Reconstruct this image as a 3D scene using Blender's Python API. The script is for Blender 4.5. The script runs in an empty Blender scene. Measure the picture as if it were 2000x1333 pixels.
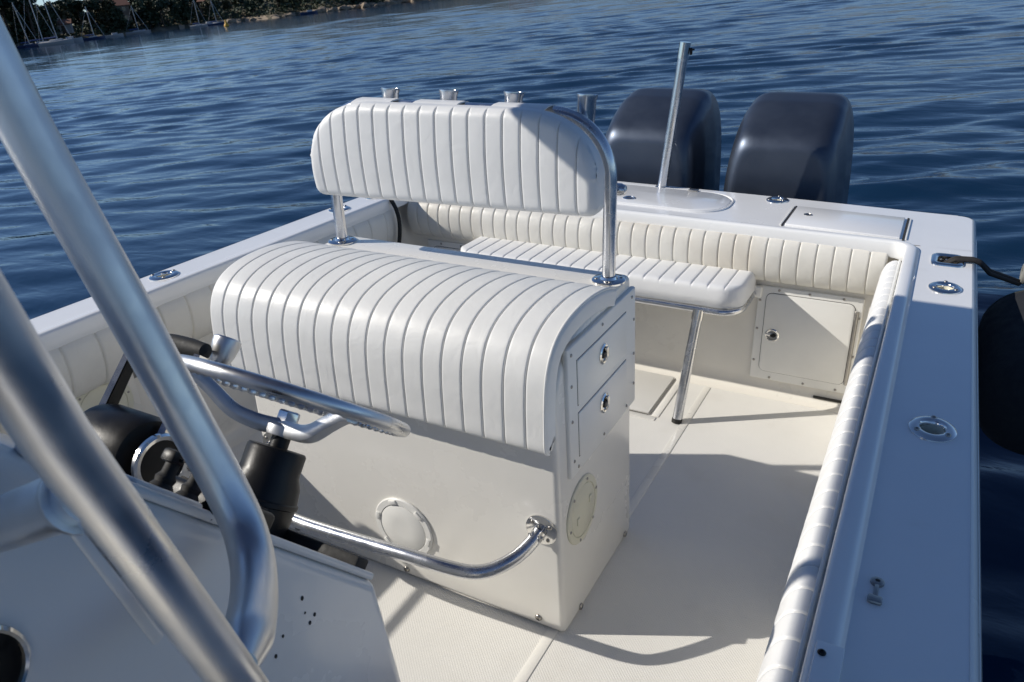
import bpy, bmesh, math, random
import numpy as np
from mathutils import Vector, Matrix, Quaternion

# ------------------------------------------------------------------ scene, camera, sky, sun
scene = bpy.context.scene
COL = scene.collection
R_ = math.radians
# the boat is built level in its own axes (x to the right looking aft, y aft, z up) and then
# heeled a few degrees on the level sea
UP = Vector((-0.0540, -0.0319, 0.9980)).normalized()
HEEL = UP.rotation_difference(Vector((0, 0, 1))).to_matrix().to_4x4()
SEA_Z = -0.45

cd = bpy.data.cameras.new('camera')
cam = bpy.data.objects.new('camera', cd)
COL.objects.link(cam)
cd.sensor_width = 36.0
cd.lens = 26.73
cd.clip_start = 0.05
cd.clip_end = 6000
cd.dof.use_dof = True
cd.dof.focus_distance = 2.15
cd.dof.aperture_fstop = 12.0
cam_rot = (Matrix.Rotation(R_(29.6), 4, 'Z') @ Matrix.Rotation(R_(-24.92), 4, 'X')
           @ Matrix.Rotation(R_(2.30), 4, 'Y') @ Matrix.Rotation(R_(90), 4, 'X'))
cam.matrix_world = HEEL @ Matrix.Translation((0.686, -1.444, 1.665)) @ cam_rot
scene.camera = cam

SUN_AZ, SUN_EL = 25.0, 33.0          # travel direction of the light in the boat's axes
sd = Vector((math.cos(R_(SUN_AZ)) * math.cos(R_(SUN_EL)), math.sin(R_(SUN_AZ)) * math.cos(R_(SUN_EL)), -math.sin(R_(SUN_EL))))
sd = (HEEL.to_3x3() @ sd).normalized()
sl = bpy.data.lights.new('sun', 'SUN')
sl.energy = 4.3
sl.angle = R_(0.53)
sl.color = (1.0, 0.945, 0.86)
sun = bpy.data.objects.new('sun', sl)
COL.objects.link(sun)
sun.rotation_euler = sd.to_track_quat('-Z', 'Y').to_euler()
sun.location = (-20, -12, 25)

world = bpy.data.worlds.new('World')
scene.world = world
world.use_nodes = True
wn = world.node_tree
sky = wn.nodes.new('ShaderNodeTexSky')
sky.sky_type = 'NISHITA'
sky.sun_disc = False
sky.sun_elevation = math.asin(-sd.z)
sky.sun_rotation = math.atan2(-sd.x, -sd.y)
sky.air_density = 0.75
sky.dust_density = 0.0
sky.ozone_density = 4.0
bg = wn.nodes['Background']
bg.inputs['Strength'].default_value = 0.095
tint = wn.nodes.new('ShaderNodeMix')
tint.data_type = 'RGBA'
tint.blend_type = 'MULTIPLY'
tint.inputs['Factor'].default_value = 1.0
tint.inputs['B'].default_value = (0.97, 0.99, 1.04, 1)
wn.links.new(sky.outputs['Color'], tint.inputs['A'])
wn.links.new(tint.outputs['Result'], bg.inputs['Color'])

scene.render.engine = 'CYCLES'
scene.view_settings.view_transform = 'Standard'
scene.view_settings.look = 'None'
scene.view_settings.exposure = 0.0
scene.view_settings.gamma = 1.0
scene.view_settings.use_curve_mapping = False

# ------------------------------------------------------------------ materials
MATS = {}
def mat(name, col, rough=0.5, metal=0.0, coat=0.0, var=0.08, vscale=6.0, bump=0.0, bscale=200.0,
        rvar=0.1, spec=0.5, stain=None, bump2=None):
    m = bpy.data.materials.new(name)
    m.use_nodes = True
    nt = m.node_tree
    N, L = nt.nodes, nt.links
    b = N['Principled BSDF']
    tc = N.new('ShaderNodeTexCoord')
    nz = N.new('ShaderNodeTexNoise')
    nz.inputs['Scale'].default_value = vscale
    nz.inputs['Detail'].default_value = 6
    nz.inputs['Roughness'].default_value = 0.6
    L.new(tc.outputs['Object'], nz.inputs['Vector'])
    mr = N.new('ShaderNodeMapRange')
    mr.inputs['From Min'].default_value = 0.3
    mr.inputs['From Max'].default_value = 0.7
    mr.inputs['To Min'].default_value = 1 - var
    mr.inputs['To Max'].default_value = 1 + var * 0.35
    L.new(nz.outputs['Fac'], mr.inputs['Value'])
    mx = N.new('ShaderNodeMix')
    mx.data_type = 'RGBA'
    mx.blend_type = 'MULTIPLY'
    mx.inputs['Factor'].default_value = 1.0
    mx.inputs['A'].default_value = (*col, 1)
    L.new(mr.outputs['Result'], mx.inputs['B'])
    out = mx.outputs['Result']
    if stain:
        scol, sscale, lo, hi, amt = stain
        n2 = N.new('ShaderNodeTexNoise')
        n2.inputs['Scale'].default_value = sscale
        n2.inputs['Detail'].default_value = 5
        L.new(tc.outputs['Object'], n2.inputs['Vector'])
        m2 = N.new('ShaderNodeMapRange')
        m2.inputs['From Min'].default_value = lo
        m2.inputs['From Max'].default_value = hi
        m2.inputs['To Max'].default_value = amt
        L.new(n2.outputs['Fac'], m2.inputs['Value'])
        mx2 = N.new('ShaderNodeMix')
        mx2.data_type = 'RGBA'
        L.new(m2.outputs['Result'], mx2.inputs['Factor'])
        L.new(out, mx2.inputs['A'])
        mx2.inputs['B'].default_value = (*scol, 1)
        out = mx2.outputs['Result']
    L.new(out, b.inputs['Base Color'])
    mr2 = N.new('ShaderNodeMapRange')
    mr2.inputs['From Min'].default_value = 0.3
    mr2.inputs['From Max'].default_value = 0.7
    mr2.inputs['To Min'].default_value = max(0.02, rough * (1 - rvar * 2))
    mr2.inputs['To Max'].default_value = min(1, rough * (1 + rvar * 2))
    L.new(nz.outputs['Fac'], mr2.inputs['Value'])
    L.new(mr2.outputs['Result'], b.inputs['Roughness'])
    b.inputs['Metallic'].default_value = metal
    b.inputs['Specular IOR Level'].default_value = spec
    b.inputs['Coat Weight'].default_value = coat
    b.inputs['Coat Roughness'].default_value = 0.08
    if bump > 0:
        n3 = N.new('ShaderNodeTexNoise')
        n3.inputs['Scale'].default_value = bscale
        n3.inputs['Detail'].default_value = 3
        L.new(tc.outputs['Object'], n3.inputs['Vector'])
        bp = N.new('ShaderNodeBump')
        bp.inputs['Strength'].default_value = bump
        bp.inputs['Distance'].default_value = 0.002
        L.new(n3.outputs['Fac'], bp.inputs['Height'])
        last = bp
        if bump2:
            n4 = N.new('ShaderNodeTexNoise')
            n4.inputs['Scale'].default_value = bump2[1]
            n4.inputs['Detail'].default_value = 4
            n4.inputs['Distortion'].default_value = 1.2
            L.new(tc.outputs['Object'], n4.inputs['Vector'])
            b2 = N.new('ShaderNodeBump')
            b2.inputs['Strength'].default_value = bump2[0]
            b2.inputs['Distance'].default_value = bump2[2]
            L.new(n4.outputs['Fac'], b2.inputs['Height'])
            L.new(bp.outputs['Normal'], b2.inputs['Normal'])
            last = b2
        L.new(last.outputs['Normal'], b.inputs['Normal'])
    MATS[name] = m
    return m

mat('gelcoat', (0.81, 0.79, 0.735), 0.28, coat=0.25, var=0.05, vscale=2.5, bump=0.008, bscale=60,
    stain=((0.60, 0.55, 0.45), 3.0, 0.60, 0.85, 0.22))
mat('gelcoat_deck', (0.88, 0.88, 0.865), 0.24, coat=0.4, var=0.04, vscale=2.0, bump=0.03, bscale=40,
    stain=((0.55, 0.50, 0.42), 7.0, 0.68, 0.85, 0.20))
mat('gelcoat_liner', (0.76, 0.73, 0.66), 0.3, coat=0.2, var=0.06, vscale=3, bump=0.03, bscale=50,
    stain=((0.52, 0.46, 0.36), 4.0, 0.60, 0.85, 0.28))
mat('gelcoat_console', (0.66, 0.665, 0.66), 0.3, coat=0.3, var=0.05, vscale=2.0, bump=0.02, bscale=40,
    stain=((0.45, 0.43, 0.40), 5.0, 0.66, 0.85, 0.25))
mat('white_plastic', (0.78, 0.775, 0.74), 0.35, var=0.04, vscale=9)
mat('aged_plastic', (0.68, 0.66, 0.53), 0.4, var=0.06, vscale=9)
mat('vinyl', (0.79, 0.785, 0.755), 0.42, var=0.05, vscale=5, bump=0.12, bscale=420, spec=0.4, bump2=(0.35, 16, 0.004))
mat('vinyl_cool', (0.80, 0.80, 0.785), 0.42, var=0.04, vscale=5, bump=0.12, bscale=420, spec=0.4, bump2=(0.35, 16, 0.004))
mat('vinyl_cream', (0.77, 0.745, 0.675), 0.4, var=0.07, vscale=5, bump=0.12, bscale=420, spec=0.4, bump2=(0.4, 14, 0.005),
    stain=((0.56, 0.47, 0.34), 2.2, 0.52, 0.72, 0.45))
mat('aluminium', (0.66, 0.67, 0.69), 0.25, metal=1.0, var=0.10, vscale=14, bump=0.03, bscale=90, rvar=0.2)
mat('brushed_aluminium', (0.70, 0.705, 0.71), 0.36, metal=1.0, var=0.14, vscale=10, bump=0.04, bscale=60, rvar=0.2)
mat('chrome', (0.74, 0.73, 0.71), 0.13, metal=1.0, var=0.06, vscale=30)
mat('bronze_grey', (0.42, 0.40, 0.37), 0.35, metal=1.0, var=0.15, vscale=40)
mat('cowl_paint', (0.080, 0.098, 0.132), 0.44, metal=0.8, coat=0.15, var=0.12, vscale=4, bump=0.02, bscale=300)
mat('black_plastic', (0.010, 0.010, 0.011), 0.42, var=0.2, vscale=20, bump=0.08, bscale=200, spec=0.3)
mat('black_rubber', (0.012, 0.012, 0.012), 0.7, var=0.25, vscale=30, bump=0.2, bscale=150)
mat('dark_gap', (0.03, 0.028, 0.026), 0.9, var=0.2)
mat('seam_grey', (0.20, 0.19, 0.17), 0.9)
mat('red_plastic', (0.45, 0.03, 0.025), 0.3)
mat('orange_print', (0.50, 0.10, 0.03), 0.5)
mat('rope', (0.035, 0.032, 0.030), 0.9, var=0.3, vscale=80, bump=0.5, bscale=300)
mat('fender_cloth', (0.012, 0.014, 0.018), 0.85, var=0.3, vscale=30, bump=0.3, bscale=250)
mat('fender_end', (0.17, 0.20, 0.17), 0.7, var=0.2, vscale=20)
mat('pale_loop', (0.22, 0.22, 0.20), 0.6)
mat('canvas', (0.07, 0.13, 0.32), 0.8, var=0.06, bump=0.2, bscale=200)
mat('hull_white', (0.74, 0.74, 0.72), 0.25, coat=0.3, var=0.05, vscale=1)

def nonskid():
    m = mat('nonskid', (0.77, 0.755, 0.71), 0.55, var=0.05, vscale=2.2,
            stain=((0.52, 0.47, 0.39), 3.1, 0.55, 0.82, 0.34))
    nt = m.node_tree
    N, L = nt.nodes, nt.links
    b = N['Principled BSDF']
    tc = N.new('ShaderNodeTexCoord')
    mp = N.new('ShaderNodeMapping')
    mp.inputs['Rotation'].default_value = (0, 0, R_(45))
    L.new(tc.outputs['Object'], mp.inputs['Vector'])
    ck = N.new('ShaderNodeTexVoronoi')
    ck.inputs['Scale'].default_value = 150
    ck.inputs['Randomness'].default_value = 0.095
    L.new(mp.outputs['Vector'], ck.inputs['Vector'])
    bp = N.new('ShaderNodeBump')
    bp.inputs['Strength'].default_value = 0.6
    bp.inputs['Distance'].default_value = 0.002
    bp.invert = True
    L.new(ck.outputs['Distance'], bp.inputs['Height'])
    L.new(bp.outputs['Normal'], b.inputs['Normal'])
nonskid()

# ------------------------------------------------------------------ mesh helpers
def J(*parts):
    V, F = [], []
    for v, f in parts:
        o = len(V)
        V += [tuple(p) for p in v]
        F += [tuple(i + o for i in q) for q in f]
    return V, F

def T(vf, M):
    return [tuple(M @ Vector(p)) for p in vf[0]], vf[1]

def mapped(vf, fn):
    return [tuple(fn(*p)) for p in vf[0]], vf[1]

def move(vf, x, y, z):
    return T(vf, Matrix.Translation((x, y, z)))

def aim(vf, origin, direction, roll_ref=None):
    q = Vector(direction).normalized().to_track_quat('Z', 'Y')
    return T(vf, Matrix.Translation(origin) @ q.to_matrix().to_4x4())

def from_bm(bm):
    bm.verts.ensure_lookup_table()
    V = [tuple(v.co) for v in bm.verts]
    F = [tuple(v.index for v in f.verts) for f in bm.faces]
    bm.free()
    return V, F

def rbox(sx, sy, sz, r=0.01, seg=3, c=(0, 0, 0)):
    bm = bmesh.new()
    bmesh.ops.create_cube(bm, size=1)
    for v in bm.verts:
        v.co = Vector((v.co.x * sx + c[0], v.co.y * sy + c[1], v.co.z * sz + c[2]))
    if r > 0:
        bmesh.ops.bevel(bm, geom=bm.edges[:], offset=min(r, sx * .49, sy * .49, sz * .49), segments=seg, affect='EDGES', profile=0.5)
    bm.verts.index_update()
    return from_bm(bm)

def prism(pts, x0, x1, r=0.01, seg=3):
    """closed outline pts (y, z) extruded along x"""
    bm = bmesh.new()
    a = [bm.verts.new((x0, p[0], p[1])) for p in pts]
    b = [bm.verts.new((x1, p[0], p[1])) for p in pts]
    n = len(pts)
    bm.faces.new(a[::-1])
    bm.faces.new(b)
    for i in range(n):
        bm.faces.new((a[i], a[(i + 1) % n], b[(i + 1) % n], b[i]))
    bmesh.ops.recalc_face_normals(bm, faces=bm.faces[:])
    if r > 0:
        es = [e for e in bm.edges if len(e.link_faces) == 2 and e.calc_face_angle(0) > R_(28)]
        bmesh.ops.bevel(bm, geom=es, offset=r, segments=seg, affect='EDGES', profile=0.5)
    bm.verts.index_update()
    return from_bm(bm)

def lathe(prof, seg=28, sx=1.0, sy=1.0, cap0=True, cap1=True):
    V, F = [], []
    for r, h in prof:
        for k in range(seg):
            a = 2 * math.pi * k / seg
            V.append((r * math.cos(a) * sx, r * math.sin(a) * sy, h))
    for i in range(len(prof) - 1):
        for k in range(seg):
            k2 = (k + 1) % seg
            F.append((i * seg + k, i * seg + k2, (i + 1) * seg + k2, (i + 1) * seg + k))
    if cap0 and prof[0][0] > 1e-6:
        F.append(tuple(range(seg))[::-1])
    if cap1 and prof[-1][0] > 1e-6:
        F.append(tuple((len(prof) - 1) * seg + k for k in range(seg)))
    return V, F

def fillet(pts, rad, seg=8, closed=False):
    P = [Vector(p) for p in pts]
    out = []
    n = len(P)
    for i in range(n):
        if not closed and i in (0, n - 1):
            out.append(P[i])
            continue
        a, b, c = P[i - 1], P[i], P[(i + 1) % n]
        r = rad[i] if isinstance(rad, (list, tuple)) else rad
        if r <= 0:
            out.append(b)
            continue
        u, w = (a - b), (c - b)
        lu, lw = u.length, w.length
        u, w = u / lu, w / lw
        ang = u.angle(w, 0)
        if ang > math.pi - 0.02 or ang < 0.02:
            out.append(b)
            continue
        d = min(r / math.tan(ang / 2), lu * 0.49, lw * 0.49)
        p0, p1 = b + u * d, b + w * d
        rr = d * math.tan(ang / 2)
        cen = b + (u + w).normalized() * (rr / math.sin(ang / 2))
        v0, v1 = p0 - cen, p1 - cen
        th = v0.angle(v1)
        for k in range(seg + 1):
            t = k / seg
            s = math.sin(th)
            out.append(cen + (v0 * math.sin((1 - t) * th) + v1 * math.sin(t * th)) / s)
    return out

def tube(path, r, seg=20, cap=True, rfun=None):
    P = [Vector(p) for p in path]
    n = len(P)
    tg = []
    for i in range(n):
        t = (P[min(i + 1, n - 1)] - P[max(i - 1, 0)]).normalized()
        tg.append(t)
    ref = Vector((0, 0, 1)) if abs(tg[0].z) < 0.9 else Vector((1, 0, 0))
    u = tg[0].cross(ref).normalized()
    V, F = [], []
    for i in range(n):
        if i > 0:
            q = tg[i - 1].rotation_difference(tg[i])
            u = (q @ u)
            u = (u - tg[i] * u.dot(tg[i])).normalized()
        w = tg[i].cross(u)
        rr = rfun(i / (n - 1)) if rfun else r
        for k in range(seg):
            a = 2 * math.pi * k / seg
            V.append(tuple(P[i] + (u * math.cos(a) + w * math.sin(a)) * rr))
    for i in range(n - 1):
        for k in range(seg):
            k2 = (k + 1) % seg
            F.append((i * seg + k, i * seg + k2, (i + 1) * seg + k2, (i + 1) * seg + k))
    if cap:
        F.append(tuple(range(seg))[::-1])
        F.append(tuple((n - 1) * seg + k for k in range(seg)))
    return V, F

def sweep(path, profile, closed_profile=True, cap=True):
    """profile (outward offset, z) carried along a level path; outward = tangent x up"""
    P = [Vector(p) for p in path]
    n, m = len(P), len(profile)
    V, F = [], []
    for i in range(n):
        a = (P[i] - P[max(i - 1, 0)])
        b = (P[min(i + 1, n - 1)] - P[i])
        a = a.normalized() if a.length > 1e-9 else b.normalized()
        b = b.normalized() if b.length > 1e-9 else a
        t = (a + b).normalized()
        nn = t.cross(Vector((0, 0, 1))).normalized()
        k = 1 / max(0.5, a.cross(Vector((0, 0, 1))).normalized().dot(nn))
        for (s, z) in profile:
            V.append(tuple(P[i] + nn * s * k + Vector((0, 0, z))))
    mm = m if closed_profile else m - 1
    for i in range(n - 1):
        for j in range(mm):
            j2 = (j + 1) % m
            F.append((i * m + j, i * m + j2, (i + 1) * m + j2, (i + 1) * m + j))
    if cap and closed_profile:
        F.append(tuple(range(m)))
        F.append(tuple((n - 1) * m + j for j in range(m))[::-1])
    return V, F

def catmull(pts, n):
    P = [np.array(p, float) for p in pts]
    P = [2 * P[0] - P[1]] + P + [2 * P[-1] - P[-2]]
    out = []
    for i in range(1, len(P) - 2):
        for k in range(12):
            t = k / 12
            out.append(0.5 * ((2 * P[i]) + (-P[i - 1] + P[i + 1]) * t + (2 * P[i - 1] - 5 * P[i] + 4 * P[i + 1] - P[i + 2]) * t * t
                              + (-P[i - 1] + 3 * P[i] - 3 * P[i + 1] + P[i + 2]) * t ** 3))
    out.append(P[-2])
    out = np.array(out)
    d = np.r_[0, np.cumsum(np.linalg.norm(np.diff(out, axis=0), axis=1))]
    s = np.linspace(0, d[-1], n)
    return np.c_[np.interp(s, d, out[:, 0]), np.interp(s, d, out[:, 1])], s

def rnd_off(e, r):
    """how far a rounded edge of radius r has dropped at distance e from the edge"""
    if e >= r:
        return 0.0
    return r - math.sqrt(max(0, r * r - (r - e) ** 2))

def pleated(prof, x0, x1, n, depth, gw, er, thick, mapper, flip=False, rows=44, bulge=0.002, wob=0.0, seed=1):
    """upholstery: rounded outline prof swept along an axis with sewn channels across it"""
    pr, s = catmull(prof, rows)
    tg = np.gradient(pr, axis=0)
    tg /= np.linalg.norm(tg, axis=1)[:, None]
    nm = np.c_[tg[:, 1], -tg[:, 0]]
    if not flip:
        nm = -nm
    rng = random.Random(seed)
    p = (x1 - x0) / n
    seams = [x0 + p * i + (rng.uniform(-wob, wob) * p) for i in range(1, n)]
    xs = []
    for fr in (0, .002, .006, .012, .02, .03):
        xs += [x0 + fr, x1 - fr]
    edges = [x0] + seams + [x1]
    for i in range(n):
        a, b = edges[i], edges[i + 1]
        for t in (.09, .16, .28, .42, .58, .72, .84, .91):
            xs.append(a + (b - a) * t)
    for q in seams:
        for dd in (-1.6, -.9, -.45, 0, .45, .9, 1.6):
            xs.append(q + dd * gw)
    xs = sorted(set(round(x, 5) for x in xs))
    sm = np.array(seams)
    nc = len(xs)
    V, F = [], []
    smax = s[-1]
    for x in xs:
        d = np.abs(sm - x).min() if len(sm) else 1
        i = min(max(int(np.searchsorted(sm, x)), 0), n - 1)
        a, b = edges[i], edges[i + 1]
        t = (x - a) / (b - a)
        g = depth * math.exp(-(d / gw) ** 2) - bulge * (1 - (2 * t - 1) ** 2)
        e = rnd_off(min(x - x0, x1 - x), er)
        for j in range(rows):
            ev = rnd_off(min(s[j], smax - s[j]), er)
            fade = min(1, min(s[j], smax - s[j]) / 0.012 + 0.25)
            off = -(g * fade) - max(e, ev)
            V.append(mapper(x, pr[j, 0] + nm[j, 0] * off, pr[j, 1] + nm[j, 1] * off))
    o = len(V)
    for x in xs:
        for j in range(rows):
            V.append(mapper(x, pr[j, 0] - nm[j, 0] * thick, pr[j, 1] - nm[j, 1] * thick))
    for i in range(nc - 1):
        for j in range(rows - 1):
            a, b, c, d = i * rows + j, (i + 1) * rows + j, (i + 1) * rows + j + 1, i * rows + j + 1
            F.append((a, b, c, d))
            F.append((o + d, o + c, o + b, o + a))
        for j in (0, rows - 1):
            a, b = i * rows + j, (i + 1) * rows + j
            F.append((a, b, o + b, o + a))
    for i in (0, nc - 1):
        for j in range(rows - 1):
            a, b = i * rows + j, i * rows + j + 1
            F.append((a, b, o + b, o + a))
    return V, F

def link(o):
    COL.objects.link(o)
    return o

BOAT = []
def obj(name, vf, material, parent=None, smooth=40, fix=True):
    me = bpy.data.meshes.new(name)
    me.from_pydata([tuple(v) for v in vf[0]], [], [tuple(f) for f in vf[1]])
    if fix:
        bm = bmesh.new()
        bm.from_mesh(me)
        bmesh.ops.recalc_face_normals(bm, faces=bm.faces[:])
        bm.to_mesh(me)
        bm.free()
    if smooth:
        me.polygons.foreach_set('use_smooth', [True] * len(me.polygons))
        me.set_sharp_from_angle(angle=R_(smooth))
    me.materials.append(MATS[material] if isinstance(material, str) else material)
    me.update()
    o = link(bpy.data.objects.new(name, me))
    if parent is not None:
        o.parent = parent
    return o

def objs(name, parts, material, parent, smooth=40):
    return [obj(name, p, material, parent, smooth) for p in parts]

def inst(src, parent, M):
    o = src.copy()
    link(o)
    o.parent = parent
    o.matrix_local = M
    return o

def tag(o, label, cat=None, group=None, kind=None, boat=True):
    o['label'] = label
    if cat:
        o['category'] = cat
    if group:
        o['group'] = group
    if kind:
        o['kind'] = kind
    if boat:
        BOAT.append(o)
    return o

def thing(name, label, cat, loc=(0, 0, 0), group=None, boat=True):
    o = link(bpy.data.objects.new(name, None))
    o.location = loc
    o.empty_display_size = 0.1
    return tag(o, label, cat, group, None, boat)

def at(p):
    return Matrix.Translation(p)

def facing(p, d):
    return Matrix.Translation(p) @ Vector(d).normalized().to_track_quat('Z', 'Y').to_matrix().to_4x4()

SCREW = lathe([(0.0058, 0), (0.0058, .0012), (0.0045, .0028), (0.0024, .0034), (0.0020, .0018), (0, .0018)], 12)
def screws(parent, spots, d, material='bronze_grey', s=1.0):
    first = None
    for p in spots:
        if first is None:
            first = obj('screw', SCREW, material, parent)
            first.matrix_local = facing(p, d) @ Matrix.Scale(s, 4)
        else:
            inst(first, parent, facing(p, d) @ Matrix.Scale(s, 4))

# ------------------------------------------------------------------ the boat: hull, decks, liner
XR, XL = 0.873, -1.82          # outer edges
ZD = 0.745                     # side deck height above the cockpit sole

boat = thing('motorboat', 'white open fishing boat whose cockpit fills the picture', 'boat', (0, 0, 0))

def yout(x):
    return 2.15 + 0.05 * (0.3 - x)

def yin(x):
    return 1.617 + 0.03 * (0.2 - x)

# outer outline from the bow along the right side, across the transom and back along the left
def resample(pts, n):
    P = np.array([tuple(p) for p in pts])
    d = np.r_[0, np.cumsum(np.linalg.norm(np.diff(P, axis=0), axis=1))]
    s = np.linspace(0, d[-1], n)
    return [Vector((np.interp(t, d, P[:, 0]), np.interp(t, d, P[:, 1]), 0)) for t in s]

HOLES_R = [(1.195, 'o'), (0.252, 'o'), (1.485, 'h')]
HOLES_L = [(0.25, 'o'), (1.235, 'o'), (1.50, 'o')]
XDR, XDL = 0.782, -1.742       # centre lines of the side decks
RIN, LIN = 0.69, -1.662        # where the side decks meet the coaming

def camber(x):
    return 0.008 * (1 - ((x + 0.47) / 1.35) ** 2)

def deck_top():
    """side decks and transom top: sheets with the fitting holes left open, rounded outer edge, hull side"""
    V, F = [], []
    def vert(x, y, z):
        V.append((x, y, z))
        return len(V) - 1
    def quad_hole(x0, x1, y0, y1, cx, cy, shape, zf):
        n = 40
        ring, out = [], []
        for k in range(n):
            a = 2 * math.pi * (k + .5) / n
            c, s = math.cos(a), math.sin(a)
            if shape == 'o':
                hx, hy = .033 * c, .036 * s
            else:
                q = 6
                f = (abs(c / .034) ** q + abs(s / .046) ** q) ** (-1 / q)
                hx, hy = f * c, f * s
            ring.append(vert(cx + hx, cy + hy, zf(cx + hx)))
            tx = ((x1 - cx) / c) if c > 0 else ((x0 - cx) / c)
            ty = ((y1 - cy) / s) if s > 0 else ((y0 - cy) / s)
            t = min(tx, ty)
            out.append(vert(cx + c * t, cy + s * t, zf(cx + c * t)))
        for k in range(n):
            k2 = (k + 1) % n
            F.append((ring[k], ring[k2], out[k2], out[k]))
        for (px, py) in ((x0, y0), (x1, y0), (x0, y1), (x1, y1)):
            # the little triangle between the two rim points either side of each corner
            best = sorted(range(n), key=lambda k: (V[out[k]][0] - px) ** 2 + (V[out[k]][1] - py) ** 2)[:2]
            if abs(best[0] - best[1]) in (1, n - 1):
                F.append((out[best[0]], out[best[1]], vert(px, py, zf(px))))
    for side, xi, xo, xc, holes in (('r', RIN, XR - .016, XDR, HOLES_R), ('l', LIN, XL + .016, XDL, HOLES_L)):
        ys = [-5.2, -2.6]
        for (yc, sh) in sorted(holes):
            ys += [yc - .055, yc + .055]
        yend = yin(xi) + .03
        ys.append(yend)
        hz = {round(yc, 3): sh for yc, sh in holes}
        for i in range(len(ys) - 1):
            y0, y1 = ys[i], ys[i + 1]
            yc = round((y0 + y1) / 2, 3)
            if yc in hz and abs(y1 - y0 - .11) < 1e-6:
                quad_hole(min(xi, xo), max(xi, xo), y0, y1, xc, yc, hz[yc], lambda x: ZD)
            else:
                def xx(x, y):
                    t = max(0, (-2.6 - y) / 2.6)
                    return x + (-.473 - x) * (t ** 2) * .8
                F.append((vert(xx(xi, y0), y0, ZD), vert(xx(xo, y0), y0, ZD), vert(xx(xo, y1), y1, ZD), vert(xx(xi, y1), y1, ZD)))
    # transom top, in strips across the boat, with one fitting hole
    xs = [XL + .016, LIN, -1.4, -1.1, -.8, -.5, -.2, .033, .143, .3, .5, RIN] + [XR - .067 + .0505 * math.sin(R_(a)) for a in (0, 15, 30, 45, 60, 72, 82, 90)]
    zf = lambda x: ZD + camber(x) - camber(RIN)
    for i in range(len(xs) - 1):
        a, b = xs[i], xs[i + 1]
        if a >= XR - .0675:
            ya, yb = [yout(XR) - .067 + math.sqrt(max(0, .0505 ** 2 - (q - XR + .067) ** 2)) for q in (a, b)]
            pa, pb = (a, ya), (b, yb)
        else:
            pa, pb = (a, yout(a) - .016), (b, yout(b) - .016)
        lo_a, lo_b = yin(a) + .03, yin(b) + .03
        za, zb = (max(ZD - .0, zf(a)) if LIN <= a <= RIN else ZD), (zf(b) if LIN <= b <= RIN else ZD)
        if abs(a - .033) < 1e-6:
            y0, y1 = 2.085 - .055, min(pa[1], pb[1])
            quad_hole(a, b, y0, y1, .088, 2.085, 'o', zf)
            F.append((vert(a, lo_a, za), vert(b, lo_b, zb), vert(b, y0, zb), vert(a, y0, za)))
            F.append((vert(a, y1, za), vert(b, y1, zb), vert(b, pb[1], zb), vert(a, pa[1], za)))
        else:
            F.append((vert(a, lo_a, za), vert(b, lo_b, zb), vert(b, pb[1], zb), vert(a, pa[1], za)))
    for pts in (((RIN, yin(RIN) - .05), (RIN, yin(RIN) + .032), (RIN - .07, yin(RIN) + .034)), ((LIN, yin(LIN) - .05), (LIN + .07, yin(LIN) + .034), (LIN, yin(LIN) + .032))):
        F.append(tuple(vert(px, py, ZD - .002) for px, py in pts))
    return V, F

obj('side_deck', deck_top(), 'gelcoat_deck', boat, smooth=30, fix=False)
# make every deck face look up
me_ = boat.children[0].data
bm_ = bmesh.new(); bm_.from_mesh(me_)
for f in bm_.faces:
    if f.normal.z < 0:
        f.normal_flip()
bm_.to_mesh(me_); bm_.free()

outer = [Vector((-.473, -5.9, 0)), Vector((.35, -4.6, 0)), Vector((.78, -3.3, 0)), Vector((XR, -2.2, 0)), Vector((XR, yout(XR), 0)),
         Vector((XL, yout(XL), 0)), Vector((XL, -2.2, 0)), Vector((-1.72, -3.3, 0)), Vector((-1.30, -4.6, 0)), Vector((-.473, -5.9, 0))]
outer = fillet(outer, [0, 1.5, 1.5, 1.5, .065, .065, 1.5, 1.5, 1.5, 0], 8)
rubprof = [(-.0165, ZD + .0005), (-.011, ZD - .0015), (-.005, ZD - .006), (-.001, ZD - .013), (0, ZD - .022), (0.0, ZD - .075),
           (.014, ZD - .080), (.018, ZD - .092), (.014, ZD - .104), (-.002, ZD - .110), (-.03, 0.35), (-.07, 0.05), (-.12, -.35), (-.2, -.75), (-.6, -.95)]
obj('hull', sweep(outer, rubprof, False, False), 'hull_white', boat, smooth=50)
fore = [v for v in outer if v.y < -2.5]
obj('foredeck', ([(v.x * .985 - .007, v.y * .99, ZD - .004) for v in fore if v.y < -3.2], [tuple(range(len([v for v in fore if v.y < -3.2])))]), 'gelcoat_deck', boat, smooth=0)

# raised coaming lip round the cockpit
cpath = [Vector((RIN - .047, -3.4, 0)), Vector((RIN - .047, yin(.64), 0)), Vector((LIN + .047, yin(-1.61), 0)), Vector((LIN + .047, -3.4, 0))]
cpath = fillet(cpath, .055, 8)
cz = [p for p in cpath]
lip = [(.004, .695), (.000, .705), (.000, ZD + .004), (.003, ZD + .010), (.009, ZD + .0135), (.030, ZD + .0135), (.038, ZD + .011), (.046, ZD + .003), (.052, ZD - .002), (.052, .695)]
obj('coaming_lip', sweep(cpath, lip), 'gelcoat_deck', boat, smooth=40)

# inner liner wall with a cove into the sole
wpath = [Vector((.668, -3.4, 0)), Vector((.668, 1.66, 0)), Vector((-1.69, 1.66, 0)), Vector((-1.69, -3.4, 0))]
wpath = fillet(wpath, .06, 8)
wall = [(0, .72), (0, .085), (-.004, .05), (-.014, .025), (-.03, .008), (-.055, .001), (-.055, -.03), (.05, -.03), (.05, .72)]
obj('liner_wall', sweep(wpath, wall), 'gelcoat_liner', boat, smooth=45)

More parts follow.
